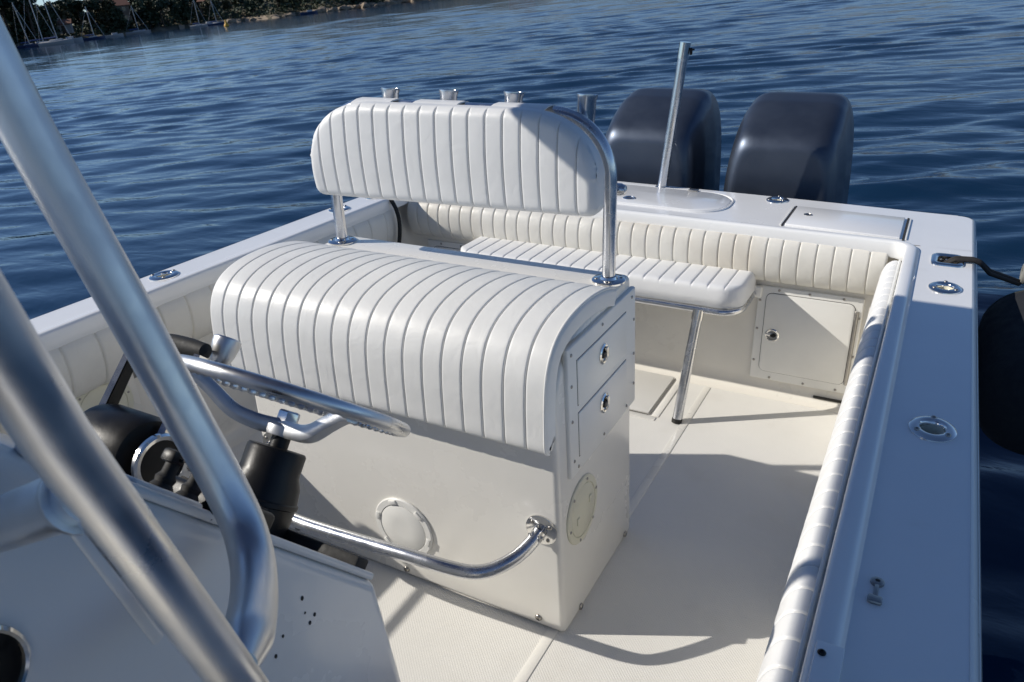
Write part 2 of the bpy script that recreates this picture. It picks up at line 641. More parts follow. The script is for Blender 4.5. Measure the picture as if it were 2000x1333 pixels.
# cockpit sole with its moulded smooth borders and lift-out hatch
def grid(x0, x1, y0, y1, z):
    return [(x0, y0, z), (x1, y0, z), (x1, y1, z), (x0, y1, z)], [(0, 1, 2, 3)]
obj('cockpit_sole', grid(-1.68, .66, -3.4, 1.65, 0.0), 'nonskid', boat, smooth=0)
obj('sole_border', J(rbox(.030, 3.2, .004, .0015, 2, (-.040, 0.0, .0005))), 'gelcoat', boat)
objs('sole_border', [rbox(.92, .030, .006, .002, 2, (-.62, 1.235, .001)), rbox(.030, .37, .006, .002, 2, (-.168, 1.438, .001))], 'gelcoat', boat)
obj('sole_hatch', rbox(.74, .36, .010, .004, 2, (-.57, 1.445, .002)), 'nonskid', boat)
objs('hatch_seam', [rbox(.005, .36, .003, 0, 1, (-.1935, 1.44, .0025)), rbox(.745, .005, .003, 0, 1, (-.57, 1.2575, .0025))], 'seam_grey', boat, smooth=0)
obj('scupper_slot', rbox(.13, .006, .012, .002, 2, (.465, 1.643, .034)), 'dark_gap', boat)

# coaming bolsters
BP = [(.012, .700), (.048, .712), (.074, .694), (.088, .655), (.090, .610), (.082, .560), (.060, .515), (.022, .490)]
obj('coaming_bolster', pleated(BP, -3.2, 1.535, 76, .0060, .0022, .010, .02, lambda t, a, b: (.668 - a, t, b), rows=26, bulge=.0004, wob=.03),
    'vinyl_cool', boat, smooth=60)['label'] = 'white pleated bolster along the right side of the cockpit'
BT = [(.012, .705), (.040, .716), (.064, .700), (.078, .668), (.080, .628), (.072, .585), (.052, .548), (.018, .522)]
obj('coaming_bolster', pleated(BT, -1.615, .592, 35, .0060, .0022, .010, .02, lambda t, a, b: (t, 1.66 - a, b), rows=26, bulge=.0010, wob=.03, seed=5),
    'vinyl_cream', boat, smooth=60)['label'] = 'yellowed cream pleated bolster along the transom'
obj('coaming_bolster', pleated(BP, -3.2, 1.52, 40, .006, .0035, .010, .02, lambda t, a, b: (-1.69 + a, t, b), rows=26, bulge=.0015, wob=.05, seed=9),
    'vinyl_cream', boat, smooth=60)['label'] = 'cream bolster in shade along the left side of the cockpit'
obj('bolster_trim', J(tube([(.634, -3.2, .716), (.634, 1.52, .716)], .004, 8)), 'white_plastic', boat)

# lids let into the transom top
def on_transom(x, y, z):
    return (x, y + .05 * (0.3 - x), z + camber(x) - camber(RIN) + ZD)
lid = rbox(.425, .295, .010, .004, 3, (.405, 1.845, .003))
lid_o = obj('locker_lid', mapped(lid, on_transom), 'gelcoat_deck', boat)
objs('lid_gap', [mapped(rbox(.006, .325, .003, 0, 1, (.184, 1.845, .0012)), on_transom), mapped(rbox(.008, .325, .003, 0, 1, (.629, 1.845, .0012)), on_transom)], 'dark_gap', lid_o, smooth=0)
objs('lid_gasket', [mapped(rbox(.007, .300, .004, .001, 1, (.1765, 1.845, .003)), on_transom), mapped(rbox(.006, .30, .004, .001, 1, (.638, 1.845, .003)), on_transom)], 'white_plastic', lid_o)
obj('lid_latch', mapped(move(lathe([(.017, 0), (.017, .002), (.013, .0035), (.012, .0015), (0, .0015)], 20), .255, 1.865, .008), on_transom), 'bronze_grey', lid_o)
# live well lid with round ends
wl = []
for k in range(40):
    a = math.pi * 2 * k / 40
    cx = -.275 if math.cos(a) > 0 else -.80
    wl.append((cx + .185 * abs(math.cos(a)) ** .8 * (1 if math.cos(a) > 0 else -1), 1.905 + .165 * abs(math.sin(a)) ** .8 * (1 if math.sin(a) > 0 else -1)))
def plate(outline, z0, z1, inset):
    cx = sum(p[0] for p in outline) / len(outline)
    cy = sum(p[1] for p in outline) / len(outline)
    V, F = [], []
    n = len(outline)
    for s, z in ((0, z0), (0, z1 - inset * .5), (inset, z1)):
        for (x, y) in outline:
            d = math.hypot(x - cx, y - cy)
            V.append((x - (x - cx) / d * s, y - (y - cy) / d * s, z))
    for i in range(2):
        for k in range(n):
            k2 = (k + 1) % n
            F.append((i * n + k, i * n + k2, (i + 1) * n + k2, (i + 1) * n + k))
    F.append(tuple(2 * n + k for k in range(n)))
    return V, F
big = [(x + (.009 if x > -.5 else -.009), y + (.009 if y > 1.905 else -.009)) for x, y in wl]
lw = obj('livewell_lid', mapped(plate(wl, -.002, .007, .005), on_transom), 'gelcoat_deck', boat)
obj('lid_rim', mapped(J(tube(fillet([(x, y, .001) for x, y in big] + [(big[0][0], big[0][1], .001)], 0), .005, 8)), on_transom), 'gelcoat_deck', lw)
obj('lid_hinge', mapped(rbox(.045, .030, .007, .002, 2, (-.300, 2.068, .010)), on_transom), 'bronze_grey', lw)
obj('lid_latch', mapped(move(lathe([(.030, 0), (.030, .003), (.024, .006), (.022, .002), (0, .002)], 24), -.535, 1.82, .006), on_transom), 'chrome', lw)

# ------------------------------------------------------------------ leaning post
lp = thing('leaning_post', 'white pleated leaning post seat with backrest in the middle of the cockpit', 'boat seat', (-.55, .26, 0))
OX, OY = .55, -.26
def L(vf):
    return move(vf, OX, OY, 0)
DR = -.030
def draft(x, y, z):
    k = DR * z
    return (x + k if x > -.55 else x - k * .6, y, z)
base_prof = [(0, 0), (0, .70), (.012, .765), (.045, .825), (.10, .868), (.18, .889), (.34, .893), (.37, .905), (.522, .905), (.522, 0)]
obj('base', L(mapped(prism(base_prof, -1.10, 0.0, .018, 4), draft)), 'gelcoat', lp, smooth=35)

seatp = [(-.045, .628), (-.064, .645), (-.066, .70), (-.064, .770), (-.053, .842), (-.022, .897), (.030, .930), (.105, .947), (.20, .950), (.30, .937), (.372, .916)]
obj('seat_cushion', L(pleated(seatp, -1.135, -.012, 19, .0060, .0020, .012, .048, lambda t, a, b: (t, a, b), flip=False, rows=70, bulge=.0004, wob=.02, seed=3)),
    'vinyl', lp, smooth=60)
obj('cushion_piping', L(J(tube(fillet([(-.018, a, b + .001) for a, b in catmull(seatp, 50)[0]], 0), .0035, 8))), 'vinyl', lp)

# backrest: a slab with a round-shouldered outline, channels sewn up and down
def backrest():
    x0, x1, yf, th = -1.020, -.060, .335, .062
    n = 18
    def zt(x):
        d = min(x - x0, x1 - x)
        r = .235
        z = 1.378
        if d < r:
            z -= .170 * (1 - math.sqrt(max(0, 1 - ((r - d) / r) ** 2.2))) 
        return z
    def zb(x):
        d = min(x - x0, x1 - x)
        t = (x - x0) / (x1 - x0)
        z = 1.090 + .022 * t
        if d < .03:
            z += .03 - math.sqrt(max(0, .03 ** 2 - (.03 - d) ** 2))
        return z
    p = (x1 - x0) / n
    seams = [x0 + p * i for i in range(1, n)]
    gw = .0020
    xs = [x0 + e for e in (0, .0015, .004, .008, .014, .022, .03)] + [x1 - e for e in (0, .0015, .004, .008, .014, .022, .03)]
    for i in range(n):
        for t in (.1, .18, .3, .43, .57, .7, .82, .9):
            xs.append(x0 + p * (i + t))
    for q in seams:
        for dd in (-1.6, -.9, -.45, 0, .45, .9, 1.6):
            xs.append(q + dd * gw)
    xs = sorted(set(round(x, 5) for x in xs))
    outl = np.array([(x, zt(x)) for x in xs] + [(x, zb(x)) for x in xs[::-1]] + [(xe, zb(xe) + (zt(xe) - zb(xe)) * q / 30) for xe in (x0, x1) for q in range(31)])
    rows = 46
    V, F = [], []
    er = .026
    for front in (True, False):
        for x in xs:
            d = min(abs(x - q) for q in seams)
            i = min(int((x - x0) / p), n - 1)
            t = (x - x0) / p - i
            a, b = zb(x), zt(x)
            for j in range(rows):
                v = j / (rows - 1)
                v = v - .055 * math.sin(4 * math.pi * v) / 2 - .10 * math.sin(2 * math.pi * v)
                v = min(1, max(0, v))
                z = a + (b - a) * v
                e = np.hypot(outl[:, 0] - x, outl[:, 1] - z).min()
                if j in (0, rows - 1) or x in (xs[0], xs[-1]):
                    e = 0
                if front:
                    fade = min(1, e / .012)
                    g = .0070 * math.exp(-(d / gw) ** 2) * (.25 + .75 * fade) - .0006 * (1 - (2 * t - 1) ** 2) * fade
                    y = yf + g + rnd_off(e, er) - .010 * math.sin(math.pi * v)
                else:
                    y = yf + th - rnd_off(e, .012)
                V.append((x, y, z))
    nc = len(xs)
    o = nc * rows
    for i in range(nc - 1):
        for j in range(rows - 1):
            a, b, c, d = i * rows + j, (i + 1) * rows + j, (i + 1) * rows + j + 1, i * rows + j + 1
            F += [(a, b, c, d), (o + d, o + c, o + b, o + a)]
        for j in (0, rows - 1):
            a, b = i * rows + j, (i + 1) * rows + j
            F.append((a, b, o + b, o + a))
    for i in (0, nc - 1):
        for j in range(rows - 1):
            a, b = i * rows + j, i * rows + j + 1
            F.append((a, b, o + b, o + a))
    return V, F
bk = obj('backrest', L(backrest()), 'vinyl_cool', lp, smooth=60)
for (xa, xb) in ((-.870, -.735), (-.655, -.505), (-.395, -.230)):
    w = xb - xa
    arc = [(.372, 1.362), (.385, 1.374), (.410, 1.380), (.440, 1.381), (.462, 1.375), (.472, 1.362), (.474, 1.345)]
    pr = arc + [(y - .003 if y < .46 else y - .004, z - .004) for y, z in arc[::-1]]
    obj('strap_flap', L(prism(pr, xa, xb, 0)), 'vinyl_cool', bk, smooth=50)

frame = fillet([(-.065, .443, .905), (-.065, .443, 1.358), (-1.030, .443, 1.358), (-1.030, .443, .905)], .165, 14)
obj('back_frame', L(tube(frame, .0185, 24)), 'aluminium', lp)
obj('cross_bar', L(J(tube([(-1.04, .492, 1.155), (-.052, .492, 1.155)], .017, 20), aim(lathe([(.0, .016), (.012, .012), (.0165, 0)], 20), (-.052, .492, 1.155), (1, 0, 0)))), 'aluminium', lp)
fl = None
for x in (-.065, -1.030):
    f = obj('post_flange', L(move(lathe([(.048, 0), (.048, .005), (.044, .008), (.026, .009), (.023, .016), (.0188, .018)], 30), x, .443, .905)), 'chrome', lp)
    screws(f, [(x + OX + .035 * math.cos(a), .443 + OY + .035 * math.sin(a), .9125) for a in (.5, 2.07, 3.64, 5.2)], (0, 0, 1), 'bronze_grey', .9)
rh = lathe([(.0245, -.23), (.0255, -.22), (.0258, -.014), (.0285, -.006), (.0285, 0), (.0262, .001), (.0235, -.006), (.0230, -.20), (0, -.20)], 28)
for x in (-.812, -.600, -.383, -.160):
    obj('rod_holder', L(J(aim(rh, (x, .505, 1.400), (.03, .14, 1)), move(rbox(.03, .03, .03, .004, 2), x, .474, 1.33))), 'aluminium', lp)

# drawer unit on the right side
def side(out, y, z):
    return (DR * z + out, y, z)
def sidebox(y0, y1, z0, z1, o0, o1, r):
    return mapped(rbox(o1 - o0, y1 - y0, z1 - z0, r, 3, ((o0 + o1) / 2, (y0 + y1) / 2, (z0 + z1) / 2)), side)
unit = obj('drawer_frame', L(sidebox(.055, .527, .492, .868, -.005, .012, .006)), 'white_plastic', lp)
screws(unit, [(side(.012, y, z)[0] + OX, y + OY, z) for y, z in ((.075, .845), (.275, .848), (.495, .845), (.072, .76), (.070, .66), (.075, .54), (.10, .510), (.275, .512), (.45, .512), (.51, .77), (.51, .66), (.51, .56))], (1, 0, 0), 'bronze_grey', .85)
latch_disc = lathe([(.029, 0), (.029, .003), (.025, .006), (.021, .005), (.019, .001), (.0, .001)], 28)
latch_pull = lathe([(.012, 0), (.012, .006), (.009, .008), (0, .008)], 18, 1.0, .7)
for (z0, z1, zc) in ((.690, .818, .765), (.538, .668, .615)):
    gp = obj('drawer_gap', L(sidebox(.1052, .4468, z0 - .0013, z1 + .0013, .0095, .0125, 0)), 'dark_gap', unit, smooth=0)
    dr = obj('drawer', L(sidebox(.1065, .4455, z0, z1, .006, .0155, .004)), 'white_plastic', lp)
    px = side(.0155, .27, zc)
    obj('latch_ring', L(aim(latch_disc, px, (1, 0, .03))), 'chrome', dr)
    obj('latch_pull', L(J(aim(latch_pull, (px[0] + .001, .262, zc), (1, 0, .03)))), 'black_plastic', dr)
    obj('latch_handle', L(aim(rbox(.016, .03, .006, .002, 2), (px[0] + .005, .285, zc), (1, 0, .03))), 'chrome', dr)

def inspection_plate(parent, center, normal, r, mname, lugs, off):
    c = Vector(center) + Vector(off)
    M = facing(c, normal)
    ring = lathe([(r, 0), (r, .004), (r * .97, .007), (r * .80, .008), (r * .785, .005), (r * .775, .005)], 44, cap1=False)
    p = obj('inspection_plate', T(ring, M), mname, parent)
    obj('plate_lid', T(lathe([(r * .77, .002), (r * .77, .0065), (r * .75, .008), (r * .30, .0085), (0, .0085)], 44), M), mname, p)
    if lugs == 'notch':
        bits = []
        for k in range(6):
            a = k * math.pi / 3 + .3
            bits.append(T(move(rbox(r * .26, r * .13, .008, .002, 2), 0, 0, .008), M @ Matrix.Rotation(a, 4, 'Z') @ Matrix.Translation((0, r * .88, 0))))
        objs('lug', bits, mname, p)
    else:
        bits = [T(move(rbox(r * .16, r * .22, .004, .002, 2), 0, 0, .0095), M @ Matrix.Translation((sx * r * .42, sx * r * .12, 0))) for sx in (-1, 1)]
        objs('grip', bits, mname, p)
        sp = [(M @ Vector((r * .89 * math.cos(a), r * .89 * math.sin(a), .0075))) for a in [k * math.pi / 3 + .2 for k in range(6)]]
        screws(p, sp, normal, 'bronze_grey', .8)
    return p
inspection_plate(lp, (-.012, .135, .345), (1, 0, .03), .100, 'aged_plastic', 'grip', (OX + .001, OY, 0))['label'] = 'yellowed round inspection plate low on the right side of the seat base'
inspection_plate(lp, (-.535, -.001, .195), (0, -1, 0), .105, 'white_plastic', 'notch', (OX, OY, 0))['label'] = 'white notched round inspection plate on the front of the seat base'
screws(lp, [(.0 + OX, .462 + OY, .022), (.0 + OX, .106 + OY, .018)], (1, 0, 0), 'bronze_grey', 1.9)
screws(lp, [(-.083 + OX, OY, .033), (-.545 + OX, OY, .028), (-1.0 + OX, OY, .028)], (0, -1, 0), 'bronze_grey', 1.9)

# footrest rail
fr = thing('footrest_rail', 'polished tube footrest rail curving out from the front of the leaning post', 'footrest', (-.55, 0, .3))
half = [(-0.066, -0.012, 0.352), (-0.0713, -0.03, 0.342), (-0.0841, -0.065, 0.3245), (-0.1039, -0.1, 0.3099), (-0.1404, -0.145, 0.2972), (-0.1785, -0.172, 0.2953), (-0.2372, -0.19, 0.3018), (-0.36, -0.2, 0.3051), (-0.55, -0.2, 0.2906)]
other = [(-1.10 - x, y, z - .028) for x, y, z in half[-2::-1]]
fpath = [Vector(q) for q in half + other]
fpath = [fpath[0]] + [fpath[min(int(t), len(fpath) - 2)].lerp(fpath[min(int(t), len(fpath) - 2) + 1], t - min(int(t), len(fpath) - 2)) for t in np.linspace(0, len(fpath) - 1, 90)[1:-1]] + [fpath[-1]]
for _ in range(8):
    fpath = [fpath[0]] + [(fpath[k - 1] + fpath[k] * 2 + fpath[k + 1]) / 4 for k in range(1, len(fpath) - 1)] + [fpath[-1]]
obj('rail', move(tube(fpath, .0192, 24), .55, 0, -.3), 'aluminium', fr)
for x in (-.066, -1.034):
    b = obj('bracket', move(J(aim(lathe([(.046, 0), (.046, .004), (.043, .006), (0, .006)], 30), (x, -.0005, .352), (0, -1, 0)),
                              rbox(.006, .040, .026, .002, 2, (x - .012, -.022, .352)), rbox(.006, .040, .026, .002, 2, (x + .012, -.022, .352)),
                              aim(lathe([(.005, -.022), (.005, .022)], 12), (x, -.032, .352), (1, 0, 0))), .55, 0, -.3), 'chrome', fr)
    screws(b, [(x + .55 + .033 * math.cos(a), -.0062, .052 + .033 * math.sin(a)) for a in (.6, 2.4, 3.9, 5.4)], (0, -1, 0), 'bronze_grey', 1.0)

# ------------------------------------------------------------------ folding bench by the transom
bs = thing('bench_seat', 'white pleated folding bench seat against the transom', 'bench', (-.55, 1.45, 0))
def bench_cushion():
    x0, x1, y0, y1, zt, zb = -1.205, .115, 1.365, 1.640, .575, .482
    n = 20
    p = (x1 - x0) / n
    seams = [x0 + p * i for i in range(1, n)]
    gw = .0026
    rc = .09
    xs = [x0 + e for e in (0, .004, .012, .022, .035, .05, .07, .09)] + [x1 - e for e in (0, .004, .012, .022, .035, .05, .07, .09)]
    for i in range(n):
        for t in (.12, .25, .5, .75, .88):
            xs.append(x0 + p * (i + t))
    for q in seams:
        for dd in (-1.5, -.7, 0, .7, 1.5):
            xs.append(q + dd * gw)
    xs = sorted(set(round(x, 5) for x in xs))
    def yf(x):
        d = min(x - x0, x1 - x)
        return y0 + (rc - math.sqrt(max(0, rc * rc - (rc - d) ** 2)) if d < rc else 0)
    vs = [0, .01, .03, .06, .1, .16, .25, .4, .6, .8, .92, .97, 1]
    er = .022
    V, F = [], []
    prof = len(vs) + 6
    for x in xs:
        d = min(abs(x - q) for q in seams)
        i = min(int((x - x0) / p), n - 1)
        t = (x - x0) / p - i
        a = yf(x)
        ex = min(x - x0, x1 - x)
        col = []
        for k in (0, .06, .3, .6, .85):
            yy = a + (.012 * (1 - k) if k < .1 else 0)
            col.append((x, yy - .004 * math.sin(math.pi * k), zb + (zt - er - zb) * k))
        for v in vs:
            y = a + (y1 - a) * v
            e = min(y - a, ex if ex < .1 else 9, y1 - y)
            z = zt - rnd_off(e, er) - .006 * math.exp(-(d / gw) ** 2) * min(1, e / .02) + .0007 * (1 - (2 * t - 1) ** 2)
            if v == 0:
                z = zt - er
            col.append((x, y, z))
        col.append((x, y1, zb))
        V += col
    m = len(V) // len(xs)
    for i in range(len(xs) - 1):
        for j in range(m):
            j2 = (j + 1) % m
            F.append((i * m + j, (i + 1) * m + j, (i + 1) * m + j2, i * m + j2))
    for i in (0, len(xs) - 1):
        F.append(tuple(i * m + j for j in range(m)))
    return V, F
B_ = lambda vf: move(vf, .55, -1.45, 0)
obj('cushion', B_(bench_cushion()), 'vinyl_cool', bs, smooth=55)
fp = fillet([(-1.20, 1.63, .467), (-1.20, 1.372, .467), (.11, 1.372, .467), (.11, 1.63, .467)], .085, 10)
obj('frame_tube', B_(tube(fp, .0135, 16)), 'aluminium', bs)
obj('seat_board', B_(rbox(1.22, .23, .012, .004, 2, (-.55, 1.51, .475))), 'gelcoat', bs)
obj('leg', B_(tube([(-.045, 1.372, .467), (-.072, 1.252, .010)], .0205, 24)), 'aluminium', bs)
obj('leg_collar', B_(J(tube([(-.045, 1.372, .467), (-.0475, 1.361, .425)], .0235, 24))), 'chrome', bs)
obj('leg_tip', B_(tube([(-.0715, 1.2535, .018), (-.0727, 1.250, .0)], .0215, 20)), 'black_rubber', bs)
objs('wall_bracket', [B_(rbox(.05, .03, .05, .008, 3, (.12, 1.642, .475))), B_(rbox(.05, .03, .05, .008, 3, (-1.22, 1.642, .475)))], 'gelcoat', bs)

# ------------------------------------------------------------------ access hatches in the transom wall
def access_hatch(xc, label):
    h = thing('access_hatch', label, 'hatch', (xc, 1.66, .285), 'access hatches in the transom wall')
    def wall_pl(x, out, z):
        return (x, -out, z)
    fw, fh = .410, .432
    f = obj('frame', mapped(rbox(fw, .014, fh, .006, 3, (0, .004, 0)), wall_pl), 'white_plastic', h)
    w2, h2, rc = .172, .180, .024
    oc = fillet([(-w2, -h2, 0), (w2, -h2, 0), (w2, h2, 0), (-w2, h2, 0)], rc, 5, closed=True)
    og = fillet([(-w2 - .002, -h2 - .002, 0), (w2 + .002, -h2 - .002, 0), (w2 + .002, h2 + .002, 0), (-w2 - .002, h2 + .002, 0)], rc + .002, 5, closed=True)
    obj('door_gap', mapped(T(plate([(p.x, p.y) for p in og], 0, .001, .0005), at((.004, .006, .011))), lambda x, y, z: (x, -z, y)), 'dark_gap', f, smooth=0)
    d = obj('door', mapped(T(plate([(p.x, p.y) for p in oc], -.002, .0065, .003), at((.004, .006, .009))), lambda x, y, z: (x, -z, y)), 'white_plastic', h)
    obj('latch_ring', aim(latch_disc, (-.128, -.0145, .0), (0, -1, 0)), 'chrome', d)
    obj('latch_pull', J(aim(latch_pull, (-.124, -.0150, .0), (0, -1, 0))), 'black_plastic', d)
    obj('latch_handle', aim(rbox(.03, .014, .006, .002, 2), (-.14, -.018, .002), (0, -1, 0)), 'chrome', d)
    obj('hinge', J(tube([(.186, -.017, -.17), (.186, -.017, .16)], .0045, 10), rbox(.016, .004, .33, .001, 1, (.186, -.0135, -.005))), 'bronze_grey', h)
    screws(h, [(x, -.0115, z) for x, z in ((-.12, .203), (0.0, .203), (.13, .203), (-.193, .15), (-.193, .02), (-.193, -.13), (.196, .13), (.197, -.04), (.197, -.17), (-.12, -.203), (.02, -.203), (.15, -.203))], (0, -1, 0), 'bronze_grey', .95)
    return h
access_hatch(.331, 'white square access hatch with round latch beside the bench seat')
access_hatch(-1.345, 'half hidden white access hatch in the far left corner of the transom')

# ------------------------------------------------------------------ flush rod holders
def flush_holder(x, y, z, lean, label, big=1.0):
    h = thing('flush_rod_holder', label, 'rod holder', (x, y, z), 'flush rod holders round the deck')
    ring = lathe([(.056, 0), (.0555, .003), (.050, .0065), (.040, .0085), (.032, .0075), (.0285, .004), (.0275, -.004)], 40, .86, 1.0, cap0=False, cap1=False)
    obj('flange', ring, 'chrome', h)
    cup = lathe([(.0285, .003), (.027, -.03), (.0265, -.12), (0, -.12)], 32, .86, 1.0, cap0=False)
    M = Matrix.Shear('XY', 4, (lean[0], lean[1]))
    obj('liner', T(cup, M), 'aged_plastic', h, fix=False)
    sp = [(.043 * .86 * math.cos(a), .043 * math.sin(a), .0072) for a in (R_(90), R_(215), R_(325))]
    screws(h, sp, (0, 0, 1), 'bronze_grey', 1.1)
    return h
flush_holder(XDR, 1.195, ZD, (.25, .25), 'chrome flush rod holder on the right side deck beside the hawse pipe')
flush_holder(XDR, .252, ZD, (.25, .25), 'chrome flush rod holder in shade on the right side deck, nearest the camera')
flush_holder(.088, 2.085, ZD + camber(.088) - camber(RIN), (.0, .3), 'chrome flush rod holder on the transom top behind the rectangular lid')
flush_holder(XDL, .25, ZD, (-.25, .25), 'chrome flush rod holder on the left side deck behind the sloping tube')
flush_holder(XDL, 1.235, ZD, (-.25, .25), 'chrome flush rod holder on the left side deck beside the left backrest post')
flush_holder(XDL, 1.50, ZD, (-.25, .25), 'farthest chrome flush rod holder on the left side deck, under the backrest')

# hawse pipe, line and fender
hw = thing('hawse_pipe', 'square chrome hawse pipe with a dark line on the right rear side deck', 'hawse pipe', (XDR, 1.485, ZD))
def super_ring(prof, q=5, n=48):
    V, F = [], []
    for a_, b_, h_ in prof:
        for k in range(n):
            t = 2 * math.pi * (k + .5) / n
            c, s = math.cos(t), math.sin(t)
            f = (abs(c / a_) ** q + abs(s / b_) ** q) ** (-1 / q)
            V.append((f * c, f * s, h_))
    for i in range(len(prof) - 1):
        for k in range(n):
            k2 = (k + 1) % n
            F.append((i * n + k, i * n + k2, (i + 1) * n + k2, (i + 1) * n + k))
    return V, F
obj('flange', super_ring([(.052, .066, 0), (.051, .065, .004), (.045, .059, .008), (.036, .049, .008), (.030, .041, .003), (.029, .040, -.01)]), 'chrome', hw)
pocket = super_ring([(.031, .042, .002), (.029, .040, -.05), (.028, .038, -.07)])
pocket[1].append(tuple(2 * 48 + k for k in range(48)))
obj('pocket', pocket, 'bronze_grey', hw, fix=False)
obj('horn', J(tube(fillet([(0, -.034, -.03), (0, -.02, -.015), (0, .02, -.015), (0, .034, -.03)], .01), .007, 10)), 'chrome', hw)
ln = thing('fender_line', 'dark line running from the hawse pipe over the side to the fender', 'rope', (XDR, 1.485, ZD))
obj('line', tube(fillet([(-.01, .0, -.015), (.02, .005, .012), (.075, .015, .012), (.099, .018, .004), (.135, .05, -.035), (.24, .17, -.10)], .03, 8), .0075, 10), 'rope', ln)
obj('line', tube(fillet([(-.01, -.02, -.02), (.02, -.012, .010), (.078, .0, .011), (.100, .004, .002), (.135, .035, -.04), (.24, .155, -.105)], .03, 8), .0075, 10), 'rope', ln)
fd = thing('fender', 'black covered boat fender hanging over the right side', 'fender', (1.085, 1.30, .47))
fprof = [(0, -.34), (.06, -.335), (.12, -.31), (.155, -.26), (.165, -.19), (.165, .20), (.155, .27), (.12, .33), (.07, .37), (.05, .385)]
obj('body', T(lathe(fprof, 36), Matrix.Rotation(R_(-90 + 8), 4, 'X')), 'fender_cloth', fd)
obj('end_cap', T(lathe([(.158, .262), (.125, .332), (.074, .374), (.045, .395), (.0, .40)], 30), Matrix.Rotation(R_(-90 + 8), 4, 'X')), 'fender_end', fd)
obj('eye', J(tube([(-.052, .30 + .03 * math.cos(a) + .06, .205 + .03 * math.sin(a)) for a in [k * math.pi / 8 for k in range(17)]], .010, 8)), 'pale_loop', fd)

fit_ = thing('deck_fitting', 'small dull metal fitting on the shaded right side deck', 'fitting', (.722, -.335, ZD))
obj('body', J(move(lathe([(.011, 0), (.011, .004), (.008, .006), (.004, .006), (.003, .002), (0, .002)], 18), 0, .024, 0),
              rbox(.007, .03, .006, .002, 2, (0, 0, .003)), rbox(.022, .018, .007, .003, 2, (0, -.022, .0035))), 'bronze_grey', fit_)
pad_ = thing('coaming_pad', 'white screwed plate on the right coaming at the bottom of the picture', 'plate', (.670, -.60, ZD + .0135))
obj('plate', rbox(.040, .26, .007, .003, 2, (.004, -.03, .0035)), 'gelcoat_deck', pad_)
screws(pad_, [(-.006, .075, .0072)], (0, 0, 1), 'black_plastic', 1.1)

# ------------------------------------------------------------------ left side wall fittings
ip = thing('wall_inspection_plate', 'yellowed round inspection plate on the left cockpit wall', 'inspection plate', (-1.689, -.145, .40))
obj('mount_panel', rbox(.008, .30, .26, .003, 2, (.004, -.01, -.02)), 'gelcoat_liner', ip)
inspection_plate(ip, (.008, 0, 0), (1, 0, 0), .115, 'aged_plastic', 'grip', (0, 0, 0))
hk = thing('wall_hook', 'small tarnished metal hook on the left cockpit wall', 'hook', (-1.69, .02, .485))
obj('hook_plate', rbox(.004, .06, .07, .002, 2, (.002, 0, 0)), 'bronze_grey', hk)
obj('hook_bar', J(tube(fillet([(.004, 0, .01), (.05, 0, .01), (.055, 0, .035)], .012), .006, 10), move(lathe([(.024, 0), (.024, .006), (0, .008)], 18, 1, 1), .04, 0, .03)), 'bronze_grey', hk)
st = thing('black_strap', 'thin black strap hanging over the left rear bolster', 'strap', (-1.62, 1.44, .7))
obj('strap', tube(catmull([(.004, .06), (.036, .01), (.052, -.05), (.046, -.14), (.02, -.24), (.0, -.34)], 24)[0].tolist() and
    [(a, .02 - .02 * i / 24, b) for i, (a, b) in enumerate(catmull([(.004, .06), (.036, .01), (.052, -.05), (.046, -.14), (.02, -.24), (.0, -.34)], 24)[0].tolist())], .010, 10), 'black_rubber', st)

rl = thing('grab_rail', 'thin grab rail on the left side deck just outside the left edge', 'rail', (-1.742, -1.3, ZD))
obj('rail', tube(fillet([(0, .85, .0), (0, .80, .165), (0, -.9, .19), (0, -.95, .0)], .06, 8), .0125, 14), 'aluminium', rl)
for yy in (.0,):
    obj('stanchion', tube([(0, yy, 0), (0, yy, .175)], .011, 12), 'aluminium', rl)

# ------------------------------------------------------------------ stern pole
po = thing('stern_pole', 'slim polished pole standing on the transom in front of the engines', 'pole', (-.468, 2.135, ZD + .006))
obj('tube', tube([(0, 0, 0), (.076, .0, .655)], .0225, 24), 'aluminium', po)
obj('collar', tube([(.0690, 0, .595), (.0770, 0, .664)], .0252, 24), 'chrome', po)
obj('clip', J(rbox(.012, .012, .03, .003, 2, (.105, 0, .625)), aim(lathe([(.004, -.02), (.004, .02)], 10), (.100, 0, .632), (1, 0, 0))), 'black_plastic', po)
obj('foot', lathe([(.034, 0), (.034, .004), (.030, .007), (.022, .008)], 24), 'chrome', po)

